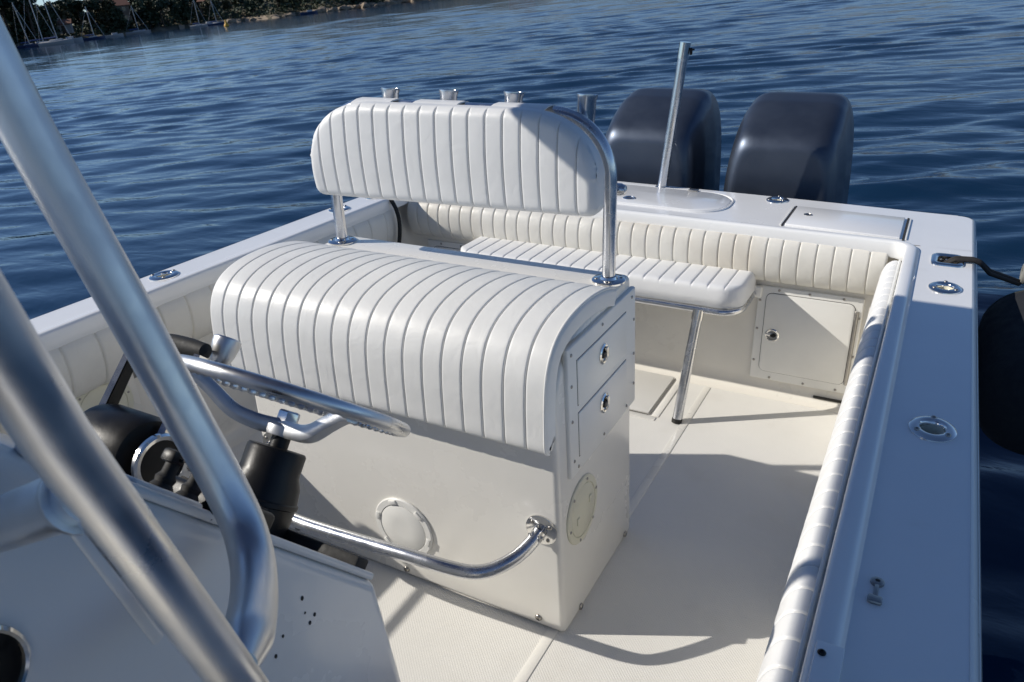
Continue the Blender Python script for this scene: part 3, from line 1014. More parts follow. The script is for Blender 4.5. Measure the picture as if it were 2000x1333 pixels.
# ------------------------------------------------------------------ outboard engines
def cowl():
    """closed loft from front to back; each section is a round-shouldered arch"""
    st = []
    ny, nt = 44, 40
    y0, y1 = 0.0, .74
    zb = .34
    def top(y):
        # front shoulder, rising crown, falling back
        return float(np.interp(y, [0, .03, .08, .16, .28, .42, .56, .68, .74], [.935, .965, .998, 1.045, 1.095, 1.122, 1.110, 1.06, 1.01]))
    def half(y):
        return float(np.interp(y, [0, .06, .2, .4, .6, .74], [.258, .277, .294, .300, .281, .243]))
    V, F = [], []
    for i in range(ny):
        u = i / (ny - 1)
        y = y0 + (y1 - y0) * (0.5 - 0.5 * math.cos(math.pi * u))
        rf = .085
        s = 1.0
        if y < rf:
            s = (1 - ((rf - y) / rf) ** 2.8) ** (1 / 2.8)
        rb = .16
        if y1 - y < rb:
            s = min(s, (1 - ((rb - (y1 - y)) / rb) ** 2.4) ** (1 / 2.4))
        w = half(y) * (.80 + .20 * s)
        tz = zb + (top(y) - zb) * (.93 + .07 * s)
        for k in range(nt):
            a = math.pi * k / (nt - 1)
            c, sn = math.cos(a), math.sin(a)
            n = 7.5
            x = w * (abs(c) ** (2 / n)) * (1 if c > 0 else -1)
            q = abs(sn) ** (2 / 5.0)
            z = zb + (tz - zb) * q
            # waist narrows towards the bottom, shoulders lean in
            h = (z - zb) / (1.16 - zb)
            x *= 1.0 - .02 * h - .06 * h * h
            yy = y + .05 * max(0, h - .25) * (1 - y / y1) * 1.0
            # crease along each shoulder
            V.append((x, yy, z))
    for i in range(ny - 1):
        for k in range(nt - 1):
            F.append((i * nt + k, i * nt + k + 1, (i + 1) * nt + k + 1, (i + 1) * nt + k))
    F.append(tuple(range(nt)))
    F.append(tuple((ny - 1) * nt + k for k in range(nt)))
    return V, F
COWL = cowl()
def outboard(x, y, label):
    e = thing('outboard_motor', label, 'outboard motor', (x, y, 0), 'pair of outboard motors on the transom')
    obj('cowl', COWL, 'cowl_paint', e, smooth=50)
    obj('cowl_band', move(super_ring([(.212, .33, .335), (.222, .345, .33), (.222, .345, .29), (.205, .33, .27)], 4), 0, .37, 0), 'black_plastic', e)
    obj('midsection', J(prism([(.10, .30), (.62, .30), (.55, -.2), (.50, -.75), (.22, -.75), (.18, -.2)], -.10, .10, .04, 4)), 'cowl_paint', e)
    obj('clamp_bracket', J(rbox(.26, .16, .42, .02, 3, (0, .04, .10))), 'black_plastic', e)
    obj('gearcase', J(T(lathe([(0, -.36), (.03, -.33), (.06, -.22), (.068, 0), (.055, .2), (.03, .26), (0, .27)], 24), at((0, .42, -.86)) @ Matrix.Rotation(R_(-90), 4, 'X'))), 'cowl_paint', e)
    return e
outboard(.022, 2.40, 'right-hand dark blue outboard motor behind the transom')
outboard(-.685, 2.43, 'left-hand dark blue outboard motor behind the slim pole')

# ------------------------------------------------------------------ helm console
hc = thing('helm_console', 'white helm console in shade at the lower left', 'helm console', (-.5, -1.0, 0))
K = lambda vf: move(vf, .5, 1.0, 0)
cp = [(-.625, 0), (-.734, .810), (-1.190, 1.345), (-1.235, 1.385), (-1.75, 1.385), (-1.95, .9), (-1.98, 0)]
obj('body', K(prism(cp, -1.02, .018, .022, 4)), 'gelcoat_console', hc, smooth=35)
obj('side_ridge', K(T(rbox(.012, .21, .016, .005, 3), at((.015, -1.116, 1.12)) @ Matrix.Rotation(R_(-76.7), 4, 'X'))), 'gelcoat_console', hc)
dn = Vector((0, .761, .649))                    # outward from the sloping dash
du = Vector((0, -.649, .761))                   # up the dash
d0 = Vector((0, -.734, .810))
def dash(x, up, out):
    p = d0 + du * up + dn * out
    return (x, p.y, p.z)
def dashm(x, up, out):
    return Matrix.Translation(dash(x, up, out)) @ Matrix(((1, 0, 0), (0, du.y, dn.y), (0, du.z, dn.z))).to_4x4()
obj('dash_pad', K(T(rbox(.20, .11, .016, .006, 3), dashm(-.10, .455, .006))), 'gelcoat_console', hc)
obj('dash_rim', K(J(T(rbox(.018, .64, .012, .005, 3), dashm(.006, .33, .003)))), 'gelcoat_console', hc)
sp = obj('side_port', K(aim(lathe([(.052, 0), (.052, .004), (.049, .007), (.046, .006), (.045, .001)], 36, cap1=False), (.019, -1.262, 1.128), (1, 0, 0))), 'chrome', hc)
obj('port_face', K(aim(lathe([(.0465, .002), (0, .002)], 30), (.019, -1.262, 1.128), (1, 0, 0))), 'black_plastic', sp)
hol = []
for (y, z, s) in ((-.888, .906, .9), (-.888, .879, .5), (-.883, .856, .8), (-.872, .862, .8), (-.932, .876, .65), (-.950, .856, .8), (-.978, 1.019, .8)):
    hol.append(aim(lathe([(.0030 * s, 0), (.0030 * s, .0006), (0, .0007)], 10, 1, 1.5), (.0182, y, z), (1, 0, 0)))
objs('screw_hole', [K(h) for h in hol], 'dark_gap', hc, smooth=0)
obj('rubber_strip', K(T(rbox(.165, .034, .024, .004, 2), dashm(-.080, .038, .013))), 'black_rubber', hc)

# helm pump under the wheel
AX = Vector((0, math.sin(R_(40)), math.cos(R_(40))))
HUB = Vector((-.2, -.674, 1.003))
hp = thing('helm_pump', 'black helm pump under the steering wheel', 'helm unit', tuple(HUB))
hprof = [(.066, -.245), (.064, -.19), (.056, -.185), (.060, -.150), (.061, -.125), (.064, -.123), (.064, -.116), (.061, -.114), (.058, -.090), (.050, -.072), (.050, -.036), (.047, -.032), (.016, -.031), (.016, -.012)]
obj('housing', aim(lathe(hprof, 32), (0, 0, 0), AX), 'black_plastic', hp)
obj('rating_label', aim(J([((  .0506 * math.cos(a),   .0506 * math.sin(a), h)) for a in [R_(-20 + 8 * k) for k in range(6)] for h in (-.066, -.048)] and
    ([(  .0506 * math.cos(a),   .0506 * math.sin(a), h) for a in [R_(-70 + 9 * k) for k in range(6)] for h in (-.066, -.048)], [(2 * k, 2 * k + 1, 2 * k + 3, 2 * k + 2) for k in range(5)])), (0, 0, 0), AX), 'bronze_grey', hp)
obj('warning_label', aim(([(.0614 * math.cos(a), .0614 * math.sin(a), h) for a in [R_(-48 + 6 * k) for k in range(3)] for h in (-.135, -.105)], [(2 * k, 2 * k + 1, 2 * k + 3, 2 * k + 2) for k in range(2)]), (0, 0, 0), AX), 'orange_print', hp)
obj('dash_flange', aim(rbox(.15, .15, .02, .006, 3, (0, 0, -.245)), (0, 0, 0), AX), 'black_plastic', hp)

sw = thing('steering_wheel', 'brushed steel destroyer steering wheel with a speed knob', 'steering wheel', tuple(HUB))
U = Vector((1, 0, 0))
W_ = AX.cross(U)
RW, RO = .192, .056
nrim = 96
rim = [U * RW * math.cos(2 * math.pi * k / nrim) + W_ * RW * math.sin(2 * math.pi * k / nrim) + AX * RO for k in range(nrim + 1)]
obj('rim', tube(rim, .0118, 16, cap=False), 'brushed_aluminium', sw)
grips = []
for k in range(60):
    a = 2 * math.pi * k / 60
    c = (U * math.cos(a) + W_ * math.sin(a))
    grips.append(aim(lathe([(.0, -.0085), (.0046, -.0055), (.0060, 0), (.0046, .0055), (0, .0085)], 8), c * (RW - .0085) + AX * (RO - .0075), W_ * math.cos(a) - U * math.sin(a)))
objs('finger_grip', grips, 'brushed_aluminium', sw)
a0 = R_(100)
for k in range(3):
    a = a0 + k * 2 * math.pi / 3
    c = U * math.cos(a) + W_ * math.sin(a)
    path = [c * r + AX * h for r, h in [tuple(q) for q in catmull([(0.004, .002), (.05, .001), (.09, .008), (.13, .030), (.165, .047), (.186, .050)], 22)[0]]]
    t = c.cross(AX)
    V, F = [], []
    for i, p in enumerate(path):
        wd = .016 - .005 * i / 21
        th = .0145 - .004 * i / 21
        tg = (path[min(i + 1, 21)] - path[max(i - 1, 0)]).normalized()
        nn = tg.cross(t).normalized()
        for (s, q) in ((-1, -.6), (-1, .6), (-.7, 1), (.7, 1), (1, .6), (1, -.6), (.7, -1), (-.7, -1)):
            V.append(tuple(p + t * wd * s + nn * th * q))
    for i in range(21):
        for j in range(8):
            F.append((i * 8 + j, i * 8 + (j + 1) % 8, (i + 1) * 8 + (j + 1) % 8, (i + 1) * 8 + j))
    F.append(tuple(range(8)))
    F.append(tuple(21 * 8 + j for j in range(8)))
    obj('spoke', (V, F), 'brushed_aluminium', sw, smooth=50)
obj('hub', aim(lathe([(.030, -.012), (.032, -.006), (.032, .004), (.024, .007), (.019, .009)], 28), (0, 0, 0), AX), 'brushed_aluminium', sw)
obj('hub_nut', aim(J(lathe([(.020, .008), (.020, .011), (.0165, .012)], 24), lathe([(.0185, .011), (.0190, .013), (.0190, .029), (.0165, .032), (.011, .033), (0, .033)], 6)), (0, 0, 0), AX), 'chrome', sw, smooth=20)
ka = R_(181)
kc = (U * math.cos(ka) + W_ * math.sin(ka)) * RW + AX * RO
obj('speed_knob', aim(lathe([(.007, -.010), (.007, .012), (.015, .020), (.022, .038), (.0255, .060), (.0255, .069), (.0225, .072), (.019, .070), (0, .068)], 28), kc, AX), 'brushed_aluminium', sw)

# engine controls
tc_ = thing('throttle_control', 'black twin throttle control with chrome levers beside the wheel', 'throttle', (-.46, -.80, .965))
obj('drum', J(aim(lathe([(0, -.078), (.05, -.076), (.066, -.066), (.070, -.05), (.070, .05), (.064, .064), (.03, .070), (0, .070)], 36), (0, 0, 0), (1, 0, 0)),
              rbox(.12, .12, .10, .02, 4, (0, -.01, -.075))), 'black_plastic', tc_)
def lever(x, m1, face, ang, ln_):
    d = Vector((0, math.sin(R_(ang)), math.cos(R_(ang))))
    pts = []
    V, F = [], []
    n = 26
    prof = []
    for i in range(n):
        t = i / (n - 1)
        prof.append((t * ln_, .016 - .004 * t + .022 * max(0, 1 - t * 4.5)))
    nn = Vector((0, d.z, -d.y))
    for (s, w) in prof:
        for (q, xx) in ((-1, -.006), (-.8, .006), (.8, .006), (1, -.006)):
            p = d * s + nn * w * q
            V.append((x + xx, p.y, p.z))
    for i in range(n - 1):
        for j in range(4):
            F.append((i * 4 + j, i * 4 + (j + 1) % 4, (i + 1) * 4 + (j + 1) % 4, (i + 1) * 4 + j))
    F.append((0, 1, 2, 3))
    F.append(tuple((n - 1) * 4 + j for j in range(4)))
    o = obj('lever', (V, F), 'chrome', tc_, smooth=30)
    if face:
        obj('lever_face', J(aim(rbox(.022, ln_ * .62, .003, .001, 1), (x + .0075, d.y * ln_ * .55, d.z * ln_ * .55), (1, 0, 0)) if False else
                            ([(x + .0085, (d * s + nn * w).y, (d * s + nn * w).z) for s, w in ((.05, -.011), (ln_, -.009), (ln_, .009), (.05, .011))], [(0, 1, 2, 3)])), 'black_plastic', o, smooth=0)
    return o, d
o1, d1 = lever(.082, 0, False, 44, .19)
obj('pivot_cap', aim(lathe([(.038, .0), (.038, .002), (.0, .002)], 28), (.089, 0, 0), (1, 0, 0)), 'black_plastic', o1)
obj('pivot_ring', aim(lathe([(.050, 0), (.050, .007), (.046, .010), (.039, .008), (.037, .002)], 32, cap1=False), (.0875, 0, 0), (1, 0, 0)), 'chrome', o1)
o2, d2 = lever(-.084, 0, True, 44, .21)
g0 = d1 * .20
obj('handle', J(aim(lathe([(.0, -.062), (.014, -.058), (.017, -.02), (.017, .02), (.014, .058), (0, .062)], 20), (.028, g0.y, g0.z), (1, 0, 0))), 'black_rubber', tc_)

# toggle switches on the dash, each with its boot and wire guard
def toggle(x, up, label, red=False):
    t = thing('toggle_switch', label, 'switch', dash(x, up, .0))
    Mt = Matrix(((1, 0, 0), (0, du.y, dn.y), (0, du.z, dn.z))).to_4x4()
    obj('boot', T(lathe([(.017, 0), (.017, .006), (.013, .010), (.015, .015), (.0115, .020), (.013, .026), (.009, .032), (.009, .046), (.0, .050)], 18), Mt), 'black_rubber', t)
    obj('collar', T(J(lathe([(.020, 0), (.020, .004), (.016, .006)], 18, cap1=False), rbox(.022, .022, .016, .004, 2, (0, .004, .052))), Mt), 'black_plastic', t)
    obj('wire', J(tube([tuple(Mt @ Vector(p)) for p in fillet([(.008, 0, .05), (.045, .012, .055), (.070, -.01, .035), (.075, -.02, .0)], .02, 6)], .0022, 8)), 'black_rubber', t)
    if red:
        obj('tip', T(move(lathe([(.007, 0), (.007, .007), (.004, .011), (0, .012)], 14), .035, -.008, .022), Mt), 'red_plastic', t)
toggle(-.062, .417, 'black booted switch on the dash beside the throttle lever ring')
toggle(-.062, .372, 'black booted switch with a red tip on the dash between the tubes', True)
bxs = thing('dash_box', 'dark rectangular box lying on the dash behind the bent tube', 'box', dash(-.075, .265, 0))
Mt = Matrix(((1, 0, 0), (0, du.y, dn.y), (0, du.z, dn.z))).to_4x4()
obj('case', T(rbox(.11, .11, .034, .008, 3, (-.005, .03, .018)), Mt), 'black_plastic', bxs)
obj('faceplate', T(rbox(.09, .085, .003, .001, 1, (-.005, .03, .0360)), Mt), 'dark_gap', bxs)

# ------------------------------------------------------------------ T-top
tt = thing('t_top', 'aluminium T-top frame whose thick tubes cross the left of the picture', 'T-top', (.24, -1.15, 0))
Tt = lambda vf: move(vf, -.24, 1.15, 0)
obj('tube_leg', Tt(tube([(.242, -.87, .02), (.240, -1.156, 1.135), (.238, -1.231, 1.422), (.232, -1.36, 2.10)], .0200, 28)), 'brushed_aluminium', tt)
ap = [(-.15, -1.085, 2.10), (-.071, -1.032, 1.602), (-.047, -1.012, 1.473), (-.023, -.999, 1.376), (.004, -.989, 1.271), (.038, -.983, 1.176), (.070, -.990, 1.124),
      (.106, -1.016, 1.103), (.150, -1.056, 1.108), (.196, -1.102, 1.128), (.240, -1.150, 1.148)]
ap = [Vector((float(np.interp(t, range(len(ap)), [q[0] for q in ap])), float(np.interp(t, range(len(ap)), [q[1] for q in ap])), float(np.interp(t, range(len(ap)), [q[2] for q in ap])))) for t in np.linspace(0, len(ap) - 1, 81)]
for _ in range(14):
    ap = [ap[0]] + [(ap[k - 1] + ap[k] * 2 + ap[k + 1]) / 4 for k in range(1, len(ap) - 1)] + [ap[-1]]
obj('tube_leg', Tt(tube(ap, .0240, 28, rfun=lambda t: .0240 if t < .93 else .0240 - .010 * (t - .93) / .07)), 'brushed_aluminium', tt)
obj('cross_tube', Tt(tube([(.237, -1.219, 1.375), (.087, -1.221, 1.295), (.0, -1.222, 1.249)], .0215, 24)), 'brushed_aluminium', tt)
obj('weld_bead', Tt(aim(lathe([(.0265, -.004), (.0268, .002), (.0245, .007), (.0210, .010)], 24), (.2195, -1.2192, 1.3657), (-.150, -.002, -.080))), 'brushed_aluminium', tt)
for (x0, y0, x1, y1) in ((-1.24, -.95, -1.10, -1.085), (-1.26, -1.85, -1.05, -1.75), (.24, -1.85, .05, -1.75)):
    obj('tube_leg', Tt(tube([(x0, y0 - .05, .02), (x0, y0 - .15, 1.1), (x1, y1, 2.10)], .0250, 20)), 'brushed_aluminium', tt)
obj('roof_frame', Tt(tube(fillet([(.40, .085, 2.11), (.40, -1.95, 2.11), (-1.30, -1.95, 2.11), (-1.30, .085, 2.11), (.40, .085, 2.11)], [0, .12, .12, .12, 0], 8), .022, 18)), 'brushed_aluminium', tt)
obj('canopy', Tt(rbox(1.81, 2.125, .05, .02, 3, (-.455, -.937, 2.152))), 'canvas', tt)

# the boat and everything on it heels with the hull
for o in BOAT:
    o.matrix_world = HEEL @ o.matrix_basis

# ------------------------------------------------------------------ sea
CX, CY = 0.776, -1.391
def bear(b, d):
    return (CX + d * math.cos(R_(b)), CY + d * math.sin(R_(b)))

wm = bpy.data.materials.new('sea_water')
wm.use_nodes = True
nt = wm.node_tree
b = nt.nodes['Principled BSDF']
b.inputs['Base Color'].default_value = (0.005, 0.024, 0.058, 1)
b.inputs['Roughness'].default_value = 0.095
b.inputs['IOR'].default_value = 1.333
tc = nt.nodes.new('ShaderNodeTexCoord')
prev = None
for sc, st_, dist, rot in (((1.1, 2.6, 1), .32, .05, 30), ((3.4, 7.5, 1), .20, .022, 24), ((9, 16, 1), .11, .008, 36)):
    mp = nt.nodes.new('ShaderNodeMapping')
    mp.inputs['Rotation'].default_value = (0, 0, R_(rot))
    mp.inputs['Scale'].default_value = sc
    nt.links.new(tc.outputs['Object'], mp.inputs['Vector'])
    nz = nt.nodes.new('ShaderNodeTexNoise')
    nz.inputs['Scale'].default_value = 1.0
    nz.inputs['Detail'].default_value = 3
    nz.inputs['Distortion'].default_value = 0.4
    nt.links.new(mp.outputs['Vector'], nz.inputs['Vector'])
    bp = nt.nodes.new('ShaderNodeBump')
    bp.inputs['Strength'].default_value = st_
    bp.inputs['Distance'].default_value = dist
    nt.links.new(nz.outputs['Fac'], bp.inputs['Height'])
    if prev:
        nt.links.new(prev.outputs['Normal'], bp.inputs['Normal'])
    prev = bp
nt.links.new(prev.outputs['Normal'], b.inputs['Normal'])
# ripples too fine to model farther out act as roughness of the surface
ln_ = nt.nodes.new('ShaderNodeVectorMath')
ln_.operation = 'LENGTH'
nt.links.new(tc.outputs['Object'], ln_.inputs[0])
mr = nt.nodes.new('ShaderNodeMapRange')
mr.inputs['From Min'].default_value = 12
mr.inputs['From Max'].default_value = 180
mr.inputs['To Min'].default_value = 0.05
mr.inputs['To Max'].default_value = 0.10
nt.links.new(ln_.outputs['Value'], mr.inputs['Value'])
nt.links.new(mr.outputs['Result'], b.inputs['Roughness'])
MATS['sea_water'] = wm

def sea():
    view = 118.0
    th = list(np.arange(view - 52, view + 52, .235)) + list(np.arange(view + 52, view + 308, 4.0))
    th = np.radians(np.array(th))
    rs = [0.0, 1.2]
    while rs[-1] < 130:
        rs.append(rs[-1] + max(.035, rs[-1] * .0052))
    while rs[-1] < 5000:
        rs.append(rs[-1] * 1.06)
    rs = np.array(rs)
    Rg, Tg = np.meshgrid(rs, th, indexing='ij')
    X = CX + Rg * np.cos(Tg)
    Y = CY + Rg * np.sin(Tg)
    rng = np.random.RandomState(7)
    Z = np.zeros_like(X)
    step = np.maximum(.035, Rg * .0052)
    main = R_(110)
    for k in range(64):
        lam = .20 * (4.5 / .20) ** (k / 63.0)
        ang = main + rng.normal(0, .30)
        ph = rng.uniform(0, 6.28)
        amp = .0056 * lam ** .95 * rng.uniform(.5, 1.2) * (.6 if lam < .45 else 1.0) * (.55 if lam > 1.6 else 1)
        kx, ky = 2 * math.pi / lam * math.cos(ang), 2 * math.pi / lam * math.sin(ang)
        fade = np.clip((lam / step - 2.5) / 3.0, 0, 1)
        Z += amp * fade * np.sin(kx * X + ky * Y + ph)
    # gusts: patches of smoother and rougher water
    g = .75 + .35 * np.sin(X * .31 + 1.3 * np.sin(Y * .17)) * np.sin(Y * .23 + 1.1 * np.sin(X * .13 + 2))
    Z *= np.clip(g, .35, 1.2)
    # the swell dies away right against the hull
    n, m = X.shape
    V = np.stack([X, Y, Z + SEA_Z], -1).reshape(-1, 3)
    ii, jj = np.meshgrid(np.arange(n - 1), np.arange(m), indexing='ij')
    j2 = (jj + 1) % m
    F = np.stack([ii * m + jj, (ii + 1) * m + jj, (ii + 1) * m + j2, ii * m + j2], -1).reshape(-1, 4)
    me = bpy.data.meshes.new('sea')
    me.vertices.add(len(V))
    me.vertices.foreach_set('co', V.astype(np.float32).ravel())
    me.loops.add(F.size)
    me.loops.foreach_set('vertex_index', F.astype(np.int32).ravel())
    me.polygons.add(len(F))
    me.polygons.foreach_set('loop_start', np.arange(0, F.size, 4, dtype=np.int32))
    me.polygons.foreach_set('use_smooth', np.ones(len(F), bool))
    me.update(calc_edges=True)
    me.materials.append(wm)
    o = link(bpy.data.objects.new('sea', me))
    o['kind'] = 'structure'
    o['label'] = 'rippled dark blue sea around the boat'
    return o
sea()

# ------------------------------------------------------------------ the far shore
mat('earth', (0.085, 0.080, 0.050), 0.95, var=0.4, vscale=.15, stain=((.22, .18, .12), .12, .5, .7, .8))
mat('cliff_rock', (0.30, 0.235, 0.165), 0.9, var=0.35, vscale=.6, bump=.6, bscale=2)
mat('pine_leaf', (0.032, 0.054, 0.030), 0.7, var=0.5, vscale=.5)
mat('oak_leaf', (0.048, 0.072, 0.036), 0.7, var=0.5, vscale=.5)
mat('dry_leaf', (0.062, 0.062, 0.028), 0.7, var=0.5, vscale=.5)
mat('bark', (0.07, 0.05, 0.035), 0.9, var=0.3, vscale=2)
mat('house_white', (0.33, 0.31, 0.29), 0.8, var=.1, vscale=.5)
mat('house_ochre', (0.24, 0.17, 0.12), 0.8, var=.15, vscale=.5)
mat('roof_tile', (0.16, 0.075, 0.05), 0.8, var=.25, vscale=2)
mat('window_glass', (0.02, 0.025, 0.03), 0.1)
mat('yacht_white', (0.40, 0.40, 0.40), 0.35)
mat('yacht_blue', (0.03, 0.05, 0.12), 0.35)
mat('mast_metal', (0.50, 0.51, 0.52), 0.45, metal=0.6)
mat('sail_cover', (0.05, 0.08, 0.20), 0.8)
mat('buoy_yellow', (0.62, 0.34, 0.02), 0.5)
mat('beach', (0.34, 0.27, 0.19), 0.95, var=.3, vscale=.4)

SB = [(40, 330), (60, 320), (75, 345), (90, 385), (105, 410), (116, 395), (124, 355), (128, 325), (131, 306), (134, 302), (137, 302), (140, 300), (143, 290), (146, 272), (149, 252), (152, 240), (156, 236), (162, 230), (172, 226), (185, 240), (200, 270)]
HB = [(40, 26), (75, 30), (110, 30), (124, 28), (132, 26), (138, 20), (141, 12), (143.2, 6), (150, 6.5), (156, 9), (170, 16), (200, 20)]
def shore_d(bb):
    return float(np.interp(bb, [q[0] for q in SB], [q[1] for q in SB])) + 3 * math.sin(bb * 1.9) + 1.6 * math.sin(bb * 5.3)
def hill(bb):
    return float(np.interp(bb, [q[0] for q in HB], [q[1] for q in HB]))
def ground_z(bb, off):
    h = hill(bb)
    base = float(np.interp(off, [-4, 0, 3, 10, 30, 70, 150, 300], [-1.2, -.1, .9 / h * h, 2.0, 2.0 + h * .22, 2.0 + h * .55, 2 + h, 2 + h * .9]))
    return SEA_Z + base + (.25 * math.sin(bb * 7 + off * .3) * min(1, max(0, off) / 10))

def terrain():
    V, F = [], []
    bs_ = np.arange(40, 200.1, .5)
    offs = [-4, 0, 1.5, 3, 6, 10, 18, 30, 48, 70, 105, 150, 220, 300]
    for bb in bs_:
        for of in offs:
            x, y = bear(bb, shore_d(bb) + of)
            V.append((x, y, ground_z(bb, of)))
    m = len(offs)
    for i in range(len(bs_) - 1):
        for j in range(m - 1):
            F.append((i * m + j, i * m + j + 1, (i + 1) * m + j + 1, (i + 1) * m + j))
    return V, F
hl = obj('hillside', terrain(), 'earth', None, smooth=80)
hl['kind'] = 'structure'
hl['label'] = 'dark scrubby hillside of the far shore'
def beach_strip():
    V, F = [], []
    bs_ = np.arange(40, 141, .4)
    for bb in bs_:
        for of, dz in ((-2.5, .12), (.2, .10), (2.2, .12), (4.5, .10)):
            x, y = bear(bb, shore_d(bb) + of)
            V.append((x, y, ground_z(bb, of) + dz))
    for i in range(len(bs_) - 1):
        for j in range(3):
            F.append((i * 4 + j, i * 4 + j + 1, (i + 1) * 4 + j + 1, (i + 1) * 4 + j))
    return V, F
bc = obj('beach', beach_strip(), 'beach', None, smooth=80)
bc['kind'] = 'structure'
bc['label'] = 'pale sand and shingle along the far shore'

rng = random.Random(11)
def leaf_mesh(name, lobes, nleaf, size, material, rr):
    V, F = [], []
    tot = sum(l[3] ** 2 for l in lobes)
    for (lx, ly, lz, lr, flat) in lobes:
        k = int(nleaf * lr * lr / tot)
        for _ in range(k):
            u = rr.uniform(-1, 1)
            a = rr.uniform(0, 2 * math.pi)
            s = math.sqrt(1 - u * u)
            r = lr * rr.uniform(.45, 1.06)
            c = Vector((lx + r * s * math.cos(a), ly + r * s * math.sin(a), lz + r * u * flat))
            t1 = Vector((rr.gauss(0, 1), rr.gauss(0, 1), rr.gauss(0, .6))).normalized()
            t2 = t1.cross(Vector((rr.gauss(0, 1), rr.gauss(0, 1), rr.gauss(0, 1)))).normalized()
            w = size * rr.uniform(.6, 1.3)
            o = len(V)
            for (p, q) in ((-1, -.5), (0, -.8), (1, -.3), (.7, .6), (-.5, .7)):
                V.append(tuple(c + t1 * p * w * .6 + t2 * q * w * .6))
            F.append((o, o + 1, o + 2, o + 3, o + 4))
    me = bpy.data.meshes.new(name)
    me.from_pydata(V, [], F)
    me.materials.append(MATS[material])
    return me
KINDS = []
for v in range(3):       # umbrella pines
    rr = random.Random(20 + v)
    lobes = [(rr.uniform(-1.9, 1.9), rr.uniform(-1.9, 1.9), 7.2 + rr.uniform(-.5, .8), rr.uniform(1.2, 1.8), .62) for _ in range(8)]
    tr = tube([(0, 0, 0), (.15, .1, 2.5), (.05, .25, 5), (.2, .1, 6.8)], .2, 8, rfun=lambda t: .30 - .19 * t)
    limbs = [tube([(.1, .15, 4.6), (l[0] * .5, l[1] * .5, 6.2), (l[0], l[1], l[2])], .08, 6, rfun=lambda t: .10 - .06 * t) for l in lobes[:5]]
    KINDS.append(('pine_tree', J(tr, *limbs), leaf_mesh('crown', lobes, 950, .62, 'pine_leaf', rr)))
for v in range(3):       # round evergreen oaks
    rr = random.Random(40 + v)
    lobes = [(rr.uniform(-1.6, 1.6), rr.uniform(-1.6, 1.6), rr.uniform(2.4, 6.6), rr.uniform(1.2, 2.0), .95) for _ in range(11)]
    tr = tube([(0, 0, 0), (.1, .1, 1.6), (0, .2, 3.2), (.1, 0, 5)], .2, 8, rfun=lambda t: .28 - .2 * t)
    limbs = [tube([(.05, .1, 1.8), (l[0] * .5, l[1] * .5, l[2] * .7), (l[0], l[1], l[2])], .08, 6, rfun=lambda t: .09 - .05 * t) for l in lobes[:5]]
    KINDS.append(('oak_tree', J(tr, *limbs), leaf_mesh('crown', lobes, 1100, .60, 'oak_leaf' if v < 2 else 'dry_leaf', rr)))
TR_ME = {}
def tree(k, bb, off, s, label, group):
    nm, trunk, crown = KINDS[k]
    x, y = bear(bb, shore_d(bb) + off)
    t = thing(nm, label, 'tree', (x, y, ground_z(bb, off) - .15), group, boat=False)
    t.scale = (s * rng.uniform(.9, 1.15), s * rng.uniform(.9, 1.15), s)
    t.rotation_euler = (0, 0, rng.uniform(0, 6.28))
    if k not in TR_ME:
        o = obj('trunk', trunk, 'bark', t, smooth=60)
        TR_ME[k] = o.data
    else:
        o = link(bpy.data.objects.new('trunk', TR_ME[k]))
        o.parent = t
    c = link(bpy.data.objects.new('crown', crown))
    c.parent = t
LB = ['dark umbrella pine among the trees on the far left shore', 'round dark evergreen among the trees on the far left shore']
for i in range(66):      # front rows on the left
    bb = 158 - 19 * (i + rng.uniform(-.3, .3)) / 66
    off = rng.choice([5, 8, 12, 18, 26, 34]) + rng.uniform(-1.5, 1.5)
    if 147.0 < bb < 148.4 and off < 40:
        off += 4
    k = rng.choice([0, 1, 2, 3, 4, 4, 5])
    s = rng.uniform(.9, 1.3) * (1.25 if bb > 149 else 1.0) * (.82 if 142.4 < bb < 143.6 or 145.6 < bb < 146.6 or 147.7 < bb < 148.6 else 1)
    tree(k, bb, off, s, LB[0] if k < 3 else LB[1], 'pines on the far left shore' if k < 3 else 'evergreens on the far left shore')
LB2 = ['umbrella pine on the hillside above the far beach', 'rounded tree on the hillside above the far beach']
for i in range(44):      # the hillside to the right
    bb = 141.5 - 17 * (i + rng.uniform(-.4, .4)) / 44
    off = rng.choice([8, 11, 16, 24, 34]) + rng.uniform(-1.5, 1.5)
    k = rng.choice([0, 1, 2, 3, 4, 5, 5])
    tree(k, bb, off, rng.uniform(.6, 1.0), LB2[0] if k < 3 else LB2[1], 'pines above the far beach' if k < 3 else 'rounded trees above the far beach')

# undergrowth that reads as one mass
def scrub():
    V, F = [], []
    rr = random.Random(77)
    for _ in range(15000):
        bb = rr.uniform(118, 160)
        off = 4 + 46 * rr.random() ** 1.6
        x, y = bear(bb, shore_d(bb) + off)
        z = ground_z(bb, off) + rr.random() ** 1.5 * (2.6 if bb > 141 else 3.2)
        c = Vector((x, y, z))
        t1 = Vector((rr.gauss(0, 1), rr.gauss(0, 1), rr.gauss(0, .7))).normalized()
        t2 = t1.cross(Vector((rr.gauss(0, 1), rr.gauss(0, 1), rr.gauss(0, 1)))).normalized()
        w = rr.uniform(.35, .8)
        o = len(V)
        for (p, q) in ((-1, -.5), (0, -.8), (1, -.3), (.7, .6), (-.5, .7)):
            V.append(tuple(c + t1 * p * w * .7 + t2 * q * w * .7))
        F.append((o, o + 1, o + 2, o + 3, o + 4))
    return V, F
sc = obj('undergrowth', scrub(), 'oak_leaf', None, smooth=0, fix=False)
tag(sc, 'dark undergrowth covering the far shore below the trees', 'undergrowth', kind='stuff', boat=False)

